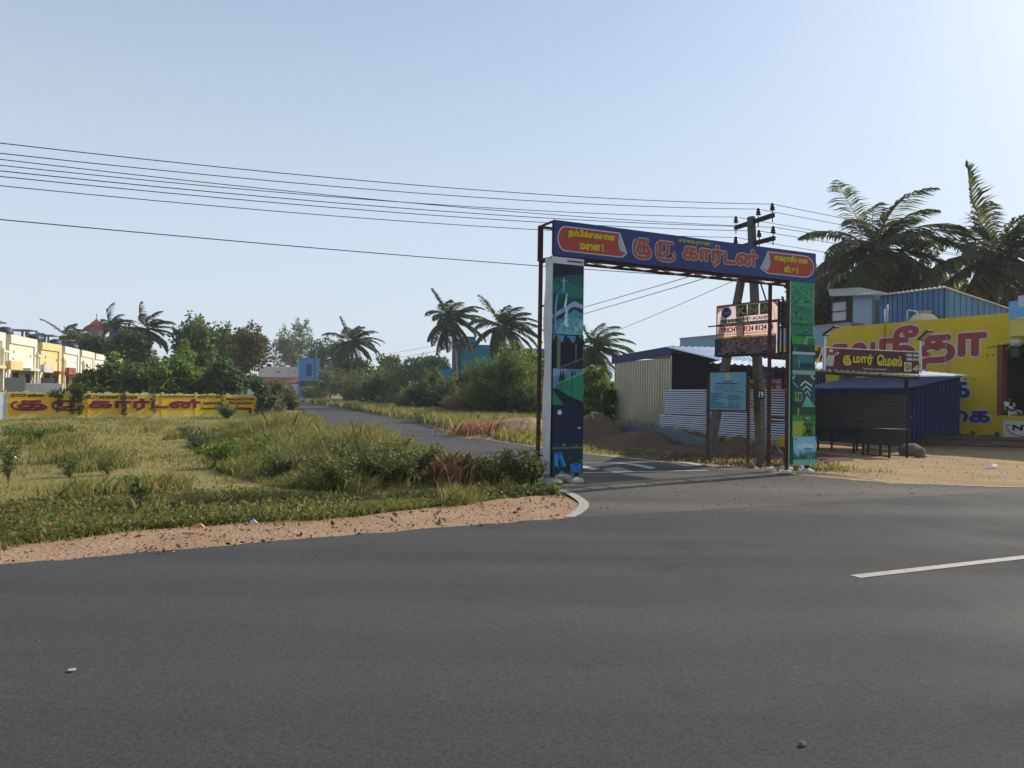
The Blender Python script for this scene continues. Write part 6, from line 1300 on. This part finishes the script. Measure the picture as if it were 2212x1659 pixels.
weed('spreading weed bush against foot of the rusty post',1122,1052,.6,.42,'leafpale',1800,.075,stems=24)
weed('fine stemmed weed right beside the white pillar casing',1150,1050,.5,.28,'leaf',800,.065,stems=14)
weed('leafy weed half way along the tall grass edge',720,1058,.55,.5,'leafpale',1300,.08,stems=18)
for px,py,hh,lf,lb in ((610,1035,.55,'leafpale','pale weed sprouting in middle of the tall grass'),(560,1000,.6,'leafbright','fresh green weed high in the tall grass'),(680,1020,.7,'leafpale','olive weed rising among tall grass near the largest weed bush'),(760,1030,.6,'leaf','green weed deep in the tall grass'),(520,955,.6,'leafblue','grey green weed on the far side of tall grass'),(640,960,.6,'leafpale','pale weed on top of the tall grass'),(860,1010,.6,'leaf','slender weed behind the second olive weed bush')): weed(lb,px,py,hh,.5,lf,900,.075,'weeds in the field',stems=18)
weed('bright green weed at the left end of tall grass',480,1010,.5,.5,'leafbright',1000,.09,stems=14,group='weeds in the field')
weed('single grey green weed standing in tall grass',430,985,.7,.35,'leafblue',700,.08,stems=10,group='weeds in the field')
weed('low bright weed patch near the wall in the field',60,955,.4,1.0,'leafbright',1600,.1,stems=26,group='weeds in the field')
weed('broad green weed under the arrow end of wall',490,905,.8,.7,'leafblue',1300,.14,stems=16,group='weeds in the field')
weed('leafy weed growing before first letters of the wall',40,898,1.0,.8,'leafpale',1100,.14,stems=16,group='weeds in the field')
weed('dark stalky weed at edge of the picture in field',18,1040,.75,.2,'leaf',420,.07,stems=8,group='weeds in the field')
weed('small thin weed row plant in the middle of field',150,1030,.45,.3,'leaf',360,.06,stems=8,group='weeds in the field')
weed('small leafy weed beside thin plant in open field',232,1025,.42,.35,'leafpale',360,.06,stems=9,group='weeds in the field')
weed('yellowish weed tuft near the dark sapling',285,1068,.28,.3,'leafbright',420,.06,stems=12,group='weeds in the field')
weed('green sprig on the verge edge below the white footing',1195,1068,.16,.28,'leafbright',420,.05,stems=14)
weed('wilted dark sapling with drooping leaves in the grass',300,1108,.36,.11,'leafdark',34,.12,'weeds in the field',.6,'sapling',6,'sapling')
# pebbles, dry leaves, chips
def scatter(name,P,smin,smax,mats,label,flat_=.6,z0=.006):
    n=len(P); V=[];F=[]; a=rng.uniform(0,6.28,n); s=rng.uniform(0,1,n)**2.6*(smax-smin)+smin
    ang=np.arange(5)*2*math.pi/5
    base=np.stack([np.cos(a[:,None]+ang),np.sin(a[:,None]+ang)],2)*(s[:,None,None]*rng.uniform(.6,1.1,(n,5,1)))
    R0=np.concatenate([P[:,None,:]+base,np.full((n,5,1),z0-.004)],2); R1=np.concatenate([P[:,None,:]+base*.6+rng.normal(0,.15,(n,1,2))*s[:,None,None],(z0+s*flat_)[:,None,None]*np.ones((n,5,1))],2)
    V=np.concatenate([R0,R1],1).reshape(-1,3); I=np.arange(n)[:,None]*10
    Fq=np.concatenate([np.stack([I[:,0]+k,I[:,0]+(k+1)%5,I[:,0]+5+(k+1)%5,I[:,0]+5+k],1) for k in range(5)]); 
    Ft=np.concatenate([np.stack([I[:,0]+5,I[:,0]+6,I[:,0]+7,I[:,0]+8],1),np.stack([I[:,0]+5,I[:,0]+8,I[:,0]+9,I[:,0]+9],1)[:,:4]])
    o=npmesh(name,V,np.concatenate([Fq,Ft[:n]]),mats); o['kind']='stuff'; o['label']=label; return o
K['chips']=Mleaf('litter',[(0,(.03,.025,.02)),(.35,(.11,.075,.05)),(.6,(.22,.15,.10)),(.85,(.30,.24,.17)),(1,(.42,.38,.33))],.0,.9)
K['leaflit']=Mleaf('dead leaves',[(0,(.05,.03,.02)),(.5,(.16,.075,.035)),(.8,(.24,.13,.06)),(1,(.30,.24,.10))],.1,.9)
vp=[(x,y) for x,y in verge]
P=sample(vp,2600,1.2); scatter('pebbles',P,.004,.026,K['chips'],'pebbles and grit on the red earth verge',.5)
P=sample(vp,380,1.2); B=np.concatenate([P,np.full((len(P),1),.02)],1); V,F=leaf_cloud(B,np.full(len(P),.02),len(P),.07,.5,0,.2); o=npmesh('dry_leaves',V,F,K['leaflit']); o['kind']='stuff'; o['label']='dry leaves scattered on the red earth verge'
yard=[(6.0,17.2),(7.4,15.2),(9.7,15.0),(16,18.5),(18,27),(12,27),(9.5,22.5)]
P=sample(yard,1100,.6); scatter('pebbles',P,.005,.03,K['chips'],'stones and clods on the sunny yard',.5,-.002)
P=sample([(3.6,19.6),(5.2,18.2),(7.0,17.2),(8.2,19),(6.8,21.5),(4.6,22)],1900,.3); B=np.concatenate([P,np.full((len(P),1),.03)],1); V,F=leaf_cloud(B,np.full(len(P),.03),len(P),.085,.5,0,.3); o=npmesh('dry_leaves',V,F,K['leaflit']); o['kind']='stuff'; o['label']='red brown dry leaves under the notice board'
P=sample([(1.5,27),(2.6,22),(5,20.5),(8,22),(9,25),(6,30)],1500,.3); scatter('clods',P,.02,.12,K['darksoil'],'loose clods on the dark earth',.7,0)
P=sample([(.9,10.4),(4.4,12),(9,14.3),(6.5,16.8),(1.5,14)],500,.5); scatter('pebbles',P,.004,.025,K['chips'],'loose grit on the old tarmac',.5,.009)
P=sample([(-7,3.2),(7,3.2),(9,13),(1,10),(-4,6.8)],110,.3); scatter('pebbles',P,.003,.010,K['chips'],'sparse grit on the main road',.5,.013)
for px,py,s,lab in ((1734,1612,.019,'lone dark pebble on the tarmac near the viewer'),(155,1451,.024,'pale flat chip on the tarmac near the viewer')):
    p=gp(px,py,.012); o=rockmesh('pebble',(0,0,s*.5),(s,s*.8,s*.7 if px>1000 else s*.2),K['rock'] if px>1000 else K['palecon'],None,px,sub=2); o.location=p; tag(o,lab,'pebble')
for px,py,lab,c,s in ((372,1039,'white crumpled wrapper in the middle of the field',(.7,.7,.72),.16),(30,993,'pale scrap of paper at edge of the field',(.6,.6,.72),.14),(548,1137,'white plastic scrap on the verge edge',(.5,.5,.5),.06),(430,1146,'orange peel coloured scrap on red verge',(.5,.26,.14),.10),(136,1126,'red scrap lying in low green grass',(.30,.07,.04),.1),(2142,1009,'white torn packet on the sunny yard',(.75,.75,.74),.16)):
    p=gp(px,py,.03); m=MB(); rs=random.Random(px); pts=[(rs.uniform(.6,1)*s*math.cos(k*.9),rs.uniform(.5,1)*s*.7*math.sin(k*.9),rs.uniform(0,.07)) for k in range(7)]
    m.add([(0,0,.09)]+pts,[(0,k+1,(k+1)%7+1) for k in range(7)]); o=m.build('litter_scrap',flat('scrap_%d'%px,c,.7)); o.location=p; tag(o,lab,'litter')

# ---- humid air over the plain
mb=MB(); mb.box(-2700,2700,-420,3200,-1.1,17.5); hz_=bpy.data.materials.new('air'); hz_.use_nodes=True; nt=hz_.node_tree; nt.nodes.remove(nt.nodes['Principled BSDF']); v=nt.nodes.new('ShaderNodeVolumePrincipled')
v.inputs['Color'].default_value=(.86,.93,1,1); v.inputs['Density'].default_value=.0005; v.inputs['Anisotropy'].default_value=.25; nt.links.new(v.outputs[0],nt.nodes['Material Output'].inputs['Volume'])
o=mb.build('haze',hz_); o['kind']='stuff'; o['label']='pale humid air over the whole place'
